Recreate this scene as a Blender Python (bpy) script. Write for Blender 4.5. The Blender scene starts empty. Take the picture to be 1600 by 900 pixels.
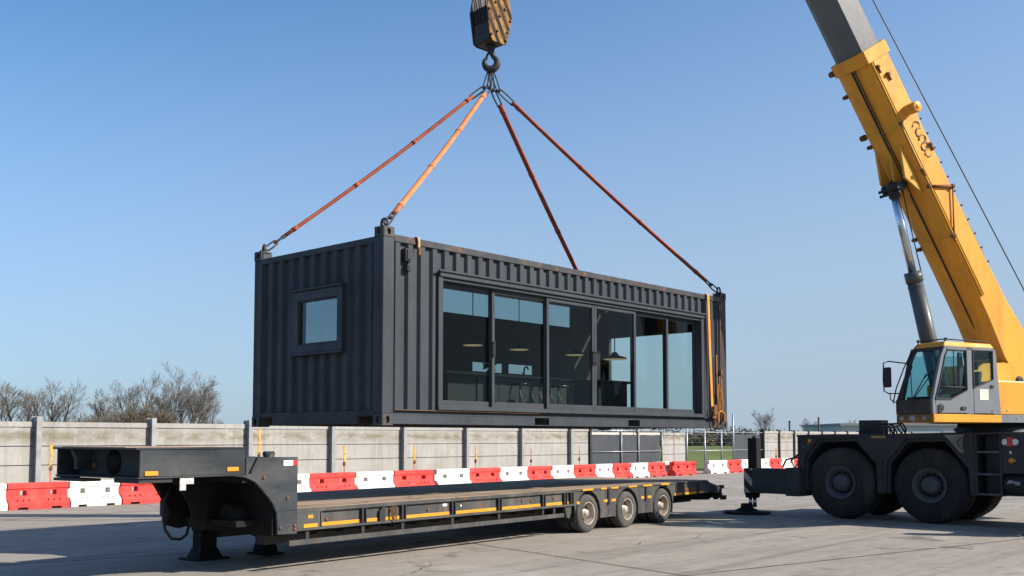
import bpy, math, random
from mathutils import Vector, Matrix
R = math.radians
scn = bpy.context.scene
COL = scn.collection

# ------------------------------------------------------------------ materials
class NT:
    def __init__(s, name):
        s.m = bpy.data.materials.new(name); s.m.use_nodes = True
        s.t = s.m.node_tree; s.b = s.t.nodes['Principled BSDF']; s._c = None
    def n(s, typ, **kw):
        k = s.t.nodes.new(typ)
        for a, v in kw.items(): setattr(k, a, v)
        return k
    def l(s, a, b): s.t.links.new(a, b)
    def coord(s):
        if s._c is None:
            tc = s.n('ShaderNodeTexCoord'); oi = s.n('ShaderNodeObjectInfo')
            mu = s.n('ShaderNodeMath', operation='MULTIPLY'); mu.inputs[1].default_value = 37.0
            s.l(oi.outputs['Random'], mu.inputs[0])
            ad = s.n('ShaderNodeVectorMath', operation='ADD')
            s.l(tc.outputs['Object'], ad.inputs[0]); s.l(mu.outputs[0], ad.inputs[1])
            s._c = ad.outputs[0]
        return s._c
    def mapping(s, scale=(1, 1, 1), rot=(0, 0, 0), src=None):
        m = s.n('ShaderNodeMapping'); m.inputs['Scale'].default_value = scale; m.inputs['Rotation'].default_value = rot
        s.l(src or s.coord(), m.inputs['Vector']); return m.outputs[0]
    def noise(s, scale, detail=5, rough=.6, vec=None, dist=0):
        k = s.n('ShaderNodeTexNoise'); k.inputs['Scale'].default_value = scale
        k.inputs['Detail'].default_value = detail; k.inputs['Roughness'].default_value = rough
        k.inputs['Distortion'].default_value = dist
        s.l(vec or s.coord(), k.inputs['Vector']); return k.outputs[0]
    def ramp(s, src, a, b, lo=0., hi=1.):
        k = s.n('ShaderNodeMapRange'); k.inputs[1].default_value = a; k.inputs[2].default_value = b
        k.inputs[3].default_value = lo; k.inputs[4].default_value = hi
        s.l(src, k.inputs[0]); return k.outputs[0]
    def mix(s, fac, a, b, mode='MIX'):
        k = s.n('ShaderNodeMix', data_type='RGBA', blend_type=mode)
        for sock, v in ((k.inputs[0], fac), (k.inputs[6], a), (k.inputs[7], b)):
            if isinstance(v, (int, float)): sock.default_value = v
            elif isinstance(v, tuple): sock.default_value = (*v, 1) if len(v) == 3 else v
            else: s.l(v, sock)
        return k.outputs[2]
    def math(s, op, a, b=0.):
        k = s.n('ShaderNodeMath', operation=op)
        for i, v in enumerate((a, b)):
            if isinstance(v, (int, float)): k.inputs[i].default_value = v
            else: s.l(v, k.inputs[i])
        return k.outputs[0]
    def bump(s, h, strength=.2, dist=.01):
        k = s.n('ShaderNodeBump'); k.inputs['Strength'].default_value = strength; k.inputs['Distance'].default_value = dist
        s.l(h, k.inputs['Height']); s.l(k.outputs[0], s.b.inputs['Normal'])
    def fin(s, col, rough=.5, metal=0., spec=.5):
        for sock, v in ((s.b.inputs['Base Color'], col), (s.b.inputs['Roughness'], rough), (s.b.inputs['Metallic'], metal)):
            if isinstance(v, tuple): sock.default_value = (*v, 1)
            elif isinstance(v, (int, float)): sock.default_value = v
            else: s.l(v, sock)
        s.b.inputs['Specular IOR Level'].default_value = spec
        return s.m

def paint(name, col, rough=.42, var=.18, dirt=.25, rust=.0, s1=1.2, dirtcol=(.16, .135, .11), spots=.62, metal=0., spec=.2, grime=(1.3, 1.3, .16)):
    t = NT(name)
    a = t.noise(s1, 6, .62)
    dk = tuple(c * (1 - var) for c in col); lt = tuple(min(1, c * (1 + var)) for c in col)
    c = t.mix(t.ramp(a, .3, .7), dk, lt)
    if dirt:
        st = t.noise(2.2, 7, .65, t.mapping(grime))
        c = t.mix(t.ramp(st, .46, .78, 0, dirt), c, dirtcol)
        fine = t.noise(26, 3, .7)
        c = t.mix(t.ramp(fine, .6, .8, 0, dirt * .6), c, dirtcol)
    if rust:
        rs = t.noise(5.5, 8, .7, None, .4)
        f = t.ramp(rs, spots, spots + .09)
        rc = t.mix(t.noise(30, 4), (.10, .035, .015), (.26, .10, .035))
        c = t.mix(t.math('MULTIPLY', f, rust), c, rc)
    r = t.ramp(t.noise(3.5, 5), .3, .7, max(.05, rough - .1), min(1, rough + .16))
    t.bump(t.noise(9, 5), .10, .012)
    return t.fin(c, r, metal, spec)

def plain(name, col, rough=.5, metal=0., var=.12, spec=.5, sc=6):
    t = NT(name); a = t.noise(sc, 5, .6)
    c = t.mix(t.ramp(a, .3, .7), tuple(x * (1 - var) for x in col), tuple(min(1, x * (1 + var)) for x in col))
    return t.fin(c, rough, metal, spec)

def glass_mat(name, tint, f0=.04, rough=.0):
    t = NT(name); t.t.nodes.remove(t.b)
    tr = t.n('ShaderNodeBsdfTransparent'); tr.inputs[0].default_value = (*tint, 1)
    gl = t.n('ShaderNodeBsdfGlossy'); gl.inputs['Roughness'].default_value = rough; gl.inputs[0].default_value = (.95, .97, 1, 1)
    lw = t.n('ShaderNodeLayerWeight'); lw.inputs[0].default_value = .5
    f5 = t.math('POWER', lw.outputs['Facing'], 5.0)            # Schlick, the same from both sides of the sheet
    fr = t.math('ADD', t.math('MULTIPLY', f5, 1 - f0), f0)
    mx = t.n('ShaderNodeMixShader')
    t.l(fr, mx.inputs[0]); t.l(tr.outputs[0], mx.inputs[1]); t.l(gl.outputs[0], mx.inputs[2])
    out = [k for k in t.t.nodes if k.type == 'OUTPUT_MATERIAL'][0]
    t.l(mx.outputs[0], out.inputs[0]); return t.m

def emit_mat(name, col, s):
    t = NT(name); t.b.inputs['Emission Color'].default_value = (*col, 1); t.b.inputs['Emission Strength'].default_value = s
    return t.fin(col, .5)

M = {}
M['cont'] = paint('container_paint', (.037, .044, .054), .52, .20, .30, .12, .9, (.085, .083, .080), .68, spec=.16)
M['contrust'] = paint('container_paint_worn', (.036, .040, .047), .5, .2, .5, .8, 1.2, (.11, .095, .08), .56, spec=.2)
M['caststeel'] = paint('cast_steel', (.050, .050, .052), .55, .25, .4, .7, 3, (.14, .11, .09), .55)
M['frame'] = paint('frame_paint', (.036, .042, .051), .5, .1, .12, spec=.2)
M['rustedge'] = paint('rusted_steel', (.16, .075, .035), .8, .35, .4, .8, 5, (.10, .06, .04), .5)
M['black'] = plain('black_void', (.008, .008, .009), .8)
M['dkmetal'] = paint('dark_steel', (.030, .030, .033), .5, .25, .3, .3, 2.5, (.09, .075, .06), .6)
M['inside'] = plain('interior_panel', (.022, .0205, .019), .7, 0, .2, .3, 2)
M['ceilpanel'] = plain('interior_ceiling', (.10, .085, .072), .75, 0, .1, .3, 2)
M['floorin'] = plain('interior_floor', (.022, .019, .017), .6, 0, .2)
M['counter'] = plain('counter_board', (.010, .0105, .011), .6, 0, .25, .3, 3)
M['counterlt'] = plain('counter_board_pale', (.016, .0165, .017), .6, 0, .25, .3, 3)
M['worktop'] = plain('worktop_stone', (.07, .066, .06), .4, 0, .12)
M['lampblk'] = plain('lamp_enamel', (.02, .02, .022), .35)
M['lampwarm'] = emit_mat('lamp_glow', (1, .74, .38), .13)
M['plant'] = plain('plant_leaf', (.035, .06, .028), .6)
M['chrome'] = plain('chrome_steel', (.55, .56, .58), .18, 1., .05)
M['rod'] = plain('polished_rod', (.50, .54, .60), .22, .9, .1)
M['glass'] = glass_mat('tinted_glass', (.82, .895, .885), .012)
M['glassend'] = glass_mat('window_glass', (.60, .66, .68), .03)
M['glassrear'] = glass_mat('rear_window_glass', (.70, .75, .75), .03)
M['glassclear'] = glass_mat('clear_glass', (.97, .985, .97), .012)
M['cabglass'] = glass_mat('cab_glass', (.66, .83, .84), .03)
M['sling'] = paint('sling_webbing', (.30, .065, .030), .85, .25, .35, 0, 5, (.12, .05, .03), .6, 0, .2)  # same webbing, its shaded side put into this darker colour
M['slinglt'] = paint('sling_webbing_faded_lit', (.62, .20, .075), .85, .2, .3, 0, 5, (.25, .09, .05), .6, 0, .2)  # some fading, plus the near sling's sunlit look put into the colour
M['strap'] = paint('orange_strap', (.62, .24, .035), .8, .18, .3, 0, 5, (.25, .11, .04), .6, 0, .2)
M['yellow'] = paint('crane_yellow', (.72, .305, .034), .52, .12, .50, .6, .8, (.23, .115, .04), .64)
M['yellowdirt'] = paint('crane_yellow_greasy', (.60, .31, .040), .45, .12, .5, .4, 1.2, (.14, .08, .03), .64)
M['boomgrey'] = paint('boom_grey', (.115, .12, .13), .38, .12, .25, 0, .8, (.07, .07, .07))
M['cylgrey'] = paint('cylinder_grey', (.075, .08, .085), .4, .1, .2, 0, 1.5)
M['cabgrey'] = paint('cab_grey', (.165, .178, .195), .45, .06, .18, 0, 1.5, (.13, .12, .11))
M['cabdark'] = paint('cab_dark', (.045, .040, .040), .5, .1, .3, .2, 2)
M['carrier'] = paint('carrier_paint', (.040, .043, .049), .5, .2, .35, .15, 1.5, (.085, .075, .065), .62)
M['tyrebig'] = paint('crane_tyre_rubber', (.024, .0235, .025), .85, .25, .65, 0, 3, (.085, .075, .065), .6, 0, .25)
M['hubgrey'] = paint('hub_grey', (.085, .09, .10), .55, .15, .4, .1, 4, (.05, .045, .04))
M['tyre'] = paint('trailer_tyre_rubber', (.065, .062, .060), .9, .2, .5, 0, 6, (.15, .13, .11), .6, 0, .2)
M['rim'] = paint('worn_rim', (.44, .39, .34), .42, .2, .45, .6, 7, (.16, .11, .07), .56, .6)
M['rimdark'] = plain('rim_inside', (.05, .042, .036), .7)
M['trailer'] = paint('trailer_grey', (.050, .052, .054), .68, .25, .60, .7, 1.6, (.15, .13, .105), .60)
M['gneck'] = paint('gooseneck_grey', (.032, .037, .043), .68, .32, .62, .5, 1.3, (.125, .122, .115), .63, 0, .12, (.3, .3, .8))
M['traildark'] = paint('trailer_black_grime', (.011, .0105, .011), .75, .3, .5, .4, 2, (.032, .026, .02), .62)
M['yelrefl'] = paint('yellow_reflector', (.60, .27, .020), .6, .12, .4, .4, 3, (.22, .12, .05), .60)
M['amber'] = plain('amber_lens', (.66, .25, .02), .3, 0, .1)
M['redlens'] = plain('red_lens', (.50, .03, .02), .3, 0, .1)
M['white'] = plain('white_label', (.72, .70, .66), .5, 0, .1)
M['cream'] = plain('cream_sticker', (.70, .66, .54), .6, 0, .06)
M['redpl'] = paint('red_plastic', (.60, .050, .044), .65, .16, .5, 0, 2, (.40, .12, .10), .6)
M['whitepl'] = paint('white_plastic', (.64, .63, .615), .6, .07, .5, 0, 2, (.36, .335, .29), .6)
M['galv'] = paint('galvanised_steel', (.32, .33, .34), .45, .15, .3, .1, 3, (.20, .18, .16), .65, .5)
M['poststeel'] = paint('wall_post_steel', (.26, .265, .27), .55, .2, .3, .1, 3, (.16, .14, .12), .62, .2)
M['greysheet'] = paint('grey_sheeting', (.050, .056, .066), .55, .12, .25, 0, 1, (.12, .11, .10))
M['cable'] = plain('wire_rope', (.028, .03, .034), .5, .5)
M['rubber'] = plain('black_rubber', (.014, .014, .015), .7)
M['yeltape'] = plain('yellow_tape', (.55, .30, .03), .6, 0, .2)
M['orgpole'] = plain('orange_pole', (.60, .13, .03), .6, 0, .25)
M['warehouse'] = plain('pale_cladding', (.42, .43, .45), .7, 0, .06)
M['bark'] = plain('bark', (.055, .045, .038), .9, 0, .3, .2)
M['twig'] = plain('twigs', (.150, .128, .115), .9, 0, .25, .2)
M['brush'] = plain('dry_brush', (.135, .112, .088), .9, 0, .3, .2)
M['olive'] = plain('olive_brush', (.085, .088, .045), .9, 0, .3, .2)

def stripes_mat(name, c1, c2, period, ang, axis, rust=.5):
    t = NT(name); tc = t.n('ShaderNodeTexCoord')
    se = t.n('ShaderNodeSeparateXYZ'); t.l(tc.outputs['Object'], se.inputs[0])
    u = se.outputs['XYZ'.index(axis)]; z = se.outputs[2]
    v = t.math('ADD', t.math('MULTIPLY', u, math.cos(ang)), t.math('MULTIPLY', z, math.sin(ang)))
    v = t.math('FRACT', t.math('ADD', t.math('DIVIDE', v, period), 50.0))
    f = t.math('GREATER_THAN', v, .5)
    c = t.mix(f, c1, c2)
    rs = t.noise(7, 7, .7)
    c = t.mix(t.ramp(rs, .48, .64, 0, rust), c, (.075, .045, .03))
    return t.fin(c, .8, 0, .1)
M['hazblock'] = stripes_mat('block_hazard_stripes', (.29, .155, .048), (.020, .020, .020), .17, R(30), 'X', .95)
M['hazwhite'] = stripes_mat('faded_hazard_stripes', (.40, .37, .33), (.045, .030, .028), .26, R(-45), 'X', .45)

def make_wall_mat():
    t = NT('precast_concrete')
    tc = t.n('ShaderNodeTexCoord')
    se = t.n('ShaderNodeSeparateXYZ'); t.l(tc.outputs['Object'], se.inputs[0])
    c = t.mix(t.ramp(t.noise(1.1, 6, .6), .3, .7), (.30, .287, .270), (.385, .371, .352))
    c = t.mix(t.ramp(t.noise(9, 6, .7), .35, .75, 0, .55), c, (.235, .222, .208))
    st = t.noise(3, 6, .65, t.mapping((2.2, 2.2, .10)))
    c = t.mix(t.ramp(st, .46, .72, 0, .6), c, (.20, .185, .165))
    # algae and damp band under the coping (real staining on the upper boards)
    band = t.ramp(t.math('ABSOLUTE', t.math('SUBTRACT', se.outputs[2], 1.86)), .04, .24, 1, 0)
    ba = t.noise(1.6, 7, .7, t.mapping((1, 1, 2.5)))
    c = t.mix(t.math('MULTIPLY', band, t.ramp(ba, .38, .58, 0, .9)), c, (.165, .145, .095))
    t.bump(t.noise(30, 6, .7), .25, .01)
    return t.fin(c, .9, 0, .2)
M['precast'] = make_wall_mat()

def make_yard_mat():
    t = NT('yard_concrete')
    tc = t.n('ShaderNodeTexCoord'); base = tc.outputs['Object']; t._c = base
    rot = base                                                     # x already runs along the wall
    big = t.noise(.16, 6, .6); mid = t.noise(1.1, 8, .68); fine = t.noise(38, 4, .75)
    c = t.mix(t.ramp(big, .3, .7), (.26, .228, .194), (.335, .298, .258))
    c = t.mix(t.ramp(mid, .32, .72, 0, .60), c, (.170, .150, .132))
    blot = t.noise(2.6, 9, .72, t.mapping((.5, 1.5, 1), (0, 0, R(8)), base)); c = t.mix(t.ramp(blot, .50, .72, 0, .65), c, (.118, .104, .091))
    pale = t.noise(5.5, 9, .75, t.mapping((.6, 1.2, 1), (0, 0, R(-20)), base)); c = t.mix(t.ramp(pale, .54, .72, 0, .55), c, (.40, .365, .325))
    grit = t.noise(110, 2, .6); c = t.mix(t.ramp(grit, .58, .70, 0, .5), c, (.10, .09, .08))
    c = t.mix(t.ramp(fine, .45, .72, 0, .5), c, (.38, .35, .315))
    # rubber drag marks along the driving direction
    for sc, k, thr in (((.05, 1.3, 1), (.085, .077, .07), .53), ((.09, 4.0, 1), (.11, .10, .09), .54)):
        tr = t.noise(1.0, 5, .62, t.mapping(sc, (0, 0, R(4)), rot))
        c = t.mix(t.ramp(tr, thr, thr + .2, 0, .62), c, k)
    tr2 = t.noise(1.0, 5, .62, t.mapping((.045, 1.7, 1), (0, 0, R(-50)), base))
    c = t.mix(t.ramp(tr2, .60, .76, 0, .45), c, (.13, .118, .105))
    # oil and tar blotches
    ob = t.noise(.9, 5, .6, None, .8); c = t.mix(t.ramp(ob, .60, .70, 0, .75), c, (.085, .075, .066))
    ps = t.noise(.33, 3, .5); c = t.mix(t.ramp(ps, .60, .63, 0, .20), c, (.43, .40, .37))
    # slab joints, wobbling a little
    wob = t.n('ShaderNodeVectorMath', operation='MULTIPLY_ADD'); nz = t.n('ShaderNodeTexNoise'); nz.inputs['Scale'].default_value = 1.5
    nz.inputs['Detail'].default_value = 4; t.l(base, nz.inputs['Vector'])
    t.l(nz.outputs[1], wob.inputs[0]); wob.inputs[1].default_value = (.07, .07, 0); t.l(t.mapping((1, 1, 1), (0, 0, .239)), wob.inputs[2])
    se = t.n('ShaderNodeSeparateXYZ'); t.l(wob.outputs[0], se.inputs[0])
    jm = None
    for ax, per, off in ((0, 9.2, -5.05), (1, 6.4, 5.82)):
        q = t.math('FRACT', t.math('ADD', t.math('DIVIDE', t.math('ADD', se.outputs[ax], off), per), 40.0))
        q = t.math('MULTIPLY', t.math('SUBTRACT', .5, t.math('ABSOLUTE', t.math('SUBTRACT', q, .5))), per)
        f = t.ramp(q, .018, .045, 1, 0); jm = f if jm is None else t.math('MAXIMUM', jm, f)
    # tone differs a little from slab to slab
    cb = t.n('ShaderNodeCombineXYZ')
    for ax, per, off in ((0, 9.2, -5.05), (1, 6.4, 5.82)): t.l(t.math('FLOOR', t.math('ADD', t.math('DIVIDE', t.math('ADD', se.outputs[ax], off), per), 40.0)), cb.inputs[ax])
    wn = t.n('ShaderNodeTexWhiteNoise', noise_dimensions='2D'); t.l(cb.outputs[0], wn.inputs['Vector'])
    c = t.mix(t.math('MULTIPLY', wn.outputs[0], .30), c, (.17, .152, .135))
    # cracks
    vo = t.n('ShaderNodeTexVoronoi', feature='DISTANCE_TO_EDGE'); vo.inputs['Scale'].default_value = .17
    wv = t.n('ShaderNodeVectorMath', operation='MULTIPLY_ADD'); n2 = t.n('ShaderNodeTexNoise'); n2.inputs['Scale'].default_value = .8; n2.inputs['Detail'].default_value = 7
    t.l(base, n2.inputs['Vector']); t.l(n2.outputs[1], wv.inputs[0]); wv.inputs[1].default_value = (1.6, 1.6, 0); t.l(base, wv.inputs[2])
    t.l(wv.outputs[0], vo.inputs['Vector'])
    cr = t.math('MULTIPLY', t.ramp(vo.outputs[0], .0008, .0030, 1, 0), t.ramp(t.noise(.5, 3), .47, .56))
    jm2 = t.math('MAXIMUM', t.math('MULTIPLY', jm, t.ramp(t.noise(2.5, 4), .30, .5, .35, 1)), cr)
    c = t.mix(t.math('MULTIPLY', jm2, .92), c, (.035, .031, .028))
    h = t.math('SUBTRACT', t.math('ADD', t.math('MULTIPLY', t.noise(60, 4, .7), .4), t.math('MULTIPLY', t.noise(6, 5), .6)), t.math('MULTIPLY', jm2, .8))
    t.bump(h, .35, .012)
    return t.fin(c, t.ramp(mid, .3, .7, .78, .95), 0, .25)
M['yard'] = make_yard_mat()

def make_grass_mat():
    t = NT('field_grass')
    c = t.mix(t.ramp(t.noise(.05, 6), .35, .65), (.085, .115, .030), (.135, .165, .050))
    c = t.mix(t.ramp(t.noise(3, 6, .7), .4, .7, 0, .5), c, (.12, .115, .05))
    t.bump(t.noise(6, 6), .6, .1); return t.fin(c, .95, 0, .1)
M['grass'] = make_grass_mat()

def make_deck_mat():
    t = NT('timber_deck')
    tc = t.n('ShaderNodeTexCoord'); t._c = tc.outputs['Object']
    se = t.n('ShaderNodeSeparateXYZ'); t.l(t._c, se.inputs[0])
    pl = t.math('FLOOR', t.math('MULTIPLY', se.outputs[1], 4.0))
    wn = t.n('ShaderNodeTexWhiteNoise', noise_dimensions='1D'); t.l(pl, wn.inputs['W'])
    c = t.mix(wn.outputs[0], (.27, .195, .135), (.36, .27, .195))
    g = t.noise(2.2, 7, .65, t.mapping((.5, 9, 1)))
    c = t.mix(t.ramp(g, .4, .7, 0, .6), c, (.19, .14, .10))
    c = t.mix(t.ramp(t.noise(.9, 5), .5, .66, 0, .6), c, (.13, .105, .085))
    fr = t.math('FRACT', t.math('MULTIPLY', se.outputs[1], 4.0))
    gap = t.ramp(t.math('ABSOLUTE', t.math('SUBTRACT', fr, .5)), .44, .48)
    c = t.mix(t.math('MULTIPLY', gap, .8), c, (.05, .04, .032))
    sw = t.noise(.55, 3, .5, t.mapping((.35, 1.2, 1), (0, 0, R(14))), 1.2)
    c = t.mix(t.ramp(t.math('ABSOLUTE', t.math('SUBTRACT', sw, .5)), .0, .012, .75, 0), c, (.04, .035, .03))
    t.bump(g, .3, .01); return t.fin(c, .85, 0, .2)
M['deck'] = make_deck_mat()

# ------------------------------------------------------------------ geometry
class G:
    """collects shapes in one thing's own axes; build() links them as ONE mesh object"""
    def __init__(s, off=(0, 0, 0), mtx=None):
        s.v = []; s.f = []; s.mi = []; s.sm = []; s.x = mtx or Matrix.Translation(off)
    def add(s, vs, fs, mi=0, sm=False):
        o = len(s.v); s.v += [s.x @ Vector(p) for p in vs]
        for f in fs: s.f.append([i + o for i in f]); s.mi.append(mi); s.sm.append(sm)
        return s
    def box(s, x0, x1, y0, y1, z0, z1, mi=0):
        x0, x1 = sorted((x0, x1)); y0, y1 = sorted((y0, y1)); z0, z1 = sorted((z0, z1))
        return s.add([(x0, y0, z0), (x1, y0, z0), (x1, y1, z0), (x0, y1, z0), (x0, y0, z1), (x1, y0, z1), (x1, y1, z1), (x0, y1, z1)],
                     [(3, 2, 1, 0), (4, 5, 6, 7), (0, 1, 5, 4), (1, 2, 6, 5), (2, 3, 7, 6), (3, 0, 4, 7)], mi)
    def hexa(s, p, mi=0):   # 4 lower corners then 4 upper corners, both counter-clockwise
        return s.add(p, [(3, 2, 1, 0), (4, 5, 6, 7), (0, 1, 5, 4), (1, 2, 6, 5), (2, 3, 7, 6), (3, 0, 4, 7)], mi)
    def prism(s, poly, axis, lo, hi, mi=0):
        def P(u, v, w): return (w, u, v) if axis == 'x' else (u, w, v) if axis == 'y' else (u, v, w)
        ar = sum(poly[i][0] * poly[(i + 1) % len(poly)][1] - poly[(i + 1) % len(poly)][0] * poly[i][1] for i in range(len(poly)))
        if (ar > 0) == (axis == 'y'): poly = poly[::-1]
        n = len(poly); vs = [P(u, v, lo) for u, v in poly] + [P(u, v, hi) for u, v in poly]
        fs = [tuple(range(n))[::-1], tuple(range(n, 2 * n))] + [(i, (i + 1) % n, n + (i + 1) % n, n + i) for i in range(n)]
        return s.add(vs, fs, mi)
    def tube(s, pts, r, n=8, mi=0, caps=True, flat=None, sm=True):
        pts = [Vector(p) for p in pts]; rs = r if isinstance(r, (list, tuple)) else [r] * len(pts)
        vs = []; ref = None
        for i, p in enumerate(pts):
            a = pts[max(0, i - 1)]; b = pts[min(len(pts) - 1, i + 1)]; t = (b - a)
            if t.length < 1e-9: t = Vector((0, 0, 1))
            t.normalize()
            if ref is None: ref = Vector((0, 0, 1)) if abs(t.z) < .92 else Vector((1, 0, 0))
            u = ref - t * ref.dot(t)
            if u.length < 1e-6: u = Vector((0, 1, 0)) - t * t.y
            u.normalize(); w = t.cross(u); ref = u
            ru, rw = (rs[i], rs[i]) if flat is None else (rs[i] * flat[0], rs[i] * flat[1])
            for k in range(n):
                an = 2 * math.pi * k / n; vs.append(p + u * ru * math.cos(an) + w * rw * math.sin(an))
        fs = []
        for i in range(len(pts) - 1):
            for k in range(n):
                a = i * n + k; b = i * n + (k + 1) % n; fs.append((a, b, b + n, a + n))
        o = len(s.v); s.add(vs, fs, mi, sm)
        if caps: s.f.append([o + k for k in range(n)][::-1]); s.f.append([o + (len(pts) - 1) * n + k for k in range(n)]); s.mi += [mi, mi]; s.sm += [False, False]
        return s
    def lathe(s, prof, n=32, axis='y', c=(0, 0, 0), mi=0, sm=True, capends=True):
        """prof: (w along axis, radius); spun round the axis through c"""
        vs = []
        for w, r in prof:
            for k in range(n):
                an = 2 * math.pi * k / n; u, v = r * math.cos(an), r * math.sin(an)
                q = (u, w, v) if axis == 'y' else (w, u, v) if axis == 'x' else (u, v, w)
                vs.append((q[0] + c[0], q[1] + c[1], q[2] + c[2]))
        fs = []
        for i in range(len(prof) - 1):
            for k in range(n):
                a = i * n + k; b = i * n + (k + 1) % n; fs.append((a, b, b + n, a + n))
        o = len(s.v); s.add(vs, fs, mi, sm)
        if capends:
            for i in (0, len(prof) - 1):
                if prof[i][1] > 1e-4: s.f.append([o + i * n + k for k in range(n)]); s.mi.append(mi); s.sm.append(False)
        return s
    def cells(s, us, vs_, occ, P, mi=0):
        """slab of cells: occ(i,j) says which are solid, P(u,v,side) places a corner"""
        nu, nv = len(us) - 1, len(vs_) - 1; cache = {}; pts = []; fs = []
        def V(i, j, sd):
            k = (i, j, sd)
            if k not in cache: cache[k] = len(pts); pts.append(P(us[i], vs_[j], sd))
            return cache[k]
        O = lambda i, j: 0 <= i < nu and 0 <= j < nv and occ(i, j)
        for i in range(nu):
            for j in range(nv):
                if not O(i, j): continue
                fs.append((V(i, j, 0), V(i + 1, j, 0), V(i + 1, j + 1, 0), V(i, j + 1, 0)))
                fs.append((V(i, j + 1, 1), V(i + 1, j + 1, 1), V(i + 1, j, 1), V(i, j, 1)))
                if not O(i - 1, j): fs.append((V(i, j, 1), V(i, j, 0), V(i, j + 1, 0), V(i, j + 1, 1)))
                if not O(i + 1, j): fs.append((V(i + 1, j, 0), V(i + 1, j, 1), V(i + 1, j + 1, 1), V(i + 1, j + 1, 0)))
                if not O(i, j - 1): fs.append((V(i, j, 1), V(i + 1, j, 1), V(i + 1, j, 0), V(i, j, 0)))
                if not O(i, j + 1): fs.append((V(i, j + 1, 0), V(i + 1, j + 1, 0), V(i + 1, j + 1, 1), V(i, j + 1, 1)))
        return s.add(pts, fs, mi)
    def holed(s, u0, u1, v0, v1, holes, P, mi=0):
        us = sorted({u0, u1, *[h[0] for h in holes], *[h[1] for h in holes]}); vs_ = sorted({v0, v1, *[h[2] for h in holes], *[h[3] for h in holes]})
        def occ(i, j):
            cu = (us[i] + us[i + 1]) / 2; cv = (vs_[j] + vs_[j + 1]) / 2
            return not any(h[0] < cu < h[1] and h[2] < cv < h[3] for h in holes)
        return s.cells(us, vs_, occ, P, mi)
    def build(s, name, mats, parent=None, bevel=0, seg=1, loc=(0, 0, 0), rz=0):
        me = bpy.data.meshes.new(name); me.from_pydata([tuple(v) for v in s.v], [], s.f)
        if not isinstance(mats, (list, tuple)): mats = [mats]
        for m in mats: me.materials.append(M[m] if isinstance(m, str) else m)
        me.polygons.foreach_set('material_index', s.mi); me.polygons.foreach_set('use_smooth', s.sm); me.update()
        o = bpy.data.objects.new(name, me); COL.objects.link(o); o.location = loc; o.rotation_euler[2] = rz
        if parent: o.parent = parent
        if bevel:
            b = o.modifiers.new('Bevel', 'BEVEL'); b.width = bevel; b.segments = seg; b.limit_method = 'ANGLE'; b.angle_limit = R(40)
        return o

def tag(o, label=None, cat=None, group=None, kind=None):
    for k, v in (('label', label), ('category', cat), ('group', group), ('kind', kind)):
        if v: o[k] = v
    return o
def empty(name, loc, rz=0, label=None, cat=None, group=None):
    o = bpy.data.objects.new(name, None); COL.objects.link(o); o.location = loc; o.rotation_euler[2] = rz
    o.empty_display_size = .3
    return tag(o, label, cat, group)
def copy_tree(o, parent=None):
    c = o.copy(); COL.objects.link(c)
    if parent: c.parent = parent
    for ch in list(o.children): copy_tree(ch, c)
    return c
def mesh_part(src, name, parent, loc=(0, 0, 0), rz=0):
    c = src.copy(); COL.objects.link(c); c.name = name; c.parent = parent; c.location = loc; c.rotation_euler[2] = rz; return c

# ------------------------------------------------------------------ camera, world, sun
cam = bpy.data.cameras.new('camera'); cam.lens = 36.0; cam.sensor_width = 36; cam.shift_y = .0825; cam.clip_start = .05; cam.clip_end = 6000
co = bpy.data.objects.new('camera', cam); COL.objects.link(co); co.location = (0, 0, 1.8); co.rotation_euler = (R(90) + .064, 0, 0)
scn.camera = co
SUNV = Vector((1.46, -.32, 1.0)).normalized()          # towards the sun
elev = math.asin(SUNV.z); azim = math.atan2(SUNV.x, SUNV.y)
w = bpy.data.worlds.new('World'); scn.world = w; w.use_nodes = True
nt = w.node_tree; sky = nt.nodes.new('ShaderNodeTexSky'); sky.sky_type = 'NISHITA'; sky.sun_disc = False
sky.sun_elevation = elev; sky.sun_rotation = azim; sky.altitude = 0; sky.air_density = .72; sky.dust_density = 1.1; sky.ozone_density = 6.2
bg = nt.nodes['Background']; bg.inputs[1].default_value = .116
tcw = nt.nodes.new('ShaderNodeTexCoord'); sx = nt.nodes.new('ShaderNodeSeparateXYZ'); nt.links.new(tcw.outputs['Generated'], sx.inputs[0])
nzw = nt.nodes.new('ShaderNodeTexNoise'); nzw.inputs['Scale'].default_value = 1.3; nzw.inputs['Detail'].default_value = 5; mpw = nt.nodes.new('ShaderNodeMapping'); mpw.inputs['Scale'].default_value = (1, 1, 3.5)
nt.links.new(tcw.outputs['Generated'], mpw.inputs['Vector']); nt.links.new(mpw.outputs[0], nzw.inputs['Vector'])
mrw = nt.nodes.new('ShaderNodeMapRange'); mrw.interpolation_type = 'SMOOTHSTEP'
for i_, v_ in ((1, -.03), (2, .48), (3, .86), (4, .0)): mrw.inputs[i_].default_value = v_
nt.links.new(sx.outputs[2], mrw.inputs[0])
adw = nt.nodes.new('ShaderNodeMath'); adw.operation = 'MULTIPLY_ADD'; nt.links.new(nzw.outputs[0], adw.inputs[0]); adw.inputs[1].default_value = .10; nt.links.new(mrw.outputs[0], adw.inputs[2]); adw.use_clamp = True
sdw = nt.nodes.new('ShaderNodeMath'); sdw.operation = 'MULTIPLY_ADD'; nt.links.new(sx.outputs[0], sdw.inputs[0]); sdw.inputs[1].default_value = .30; nt.links.new(adw.outputs[0], sdw.inputs[2])   # paler towards the sun
sbw = nt.nodes.new('ShaderNodeMath'); sbw.operation = 'SUBTRACT'; nt.links.new(sdw.outputs[0], sbw.inputs[0]); sbw.inputs[1].default_value = .04; sbw.use_clamp = True
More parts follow.
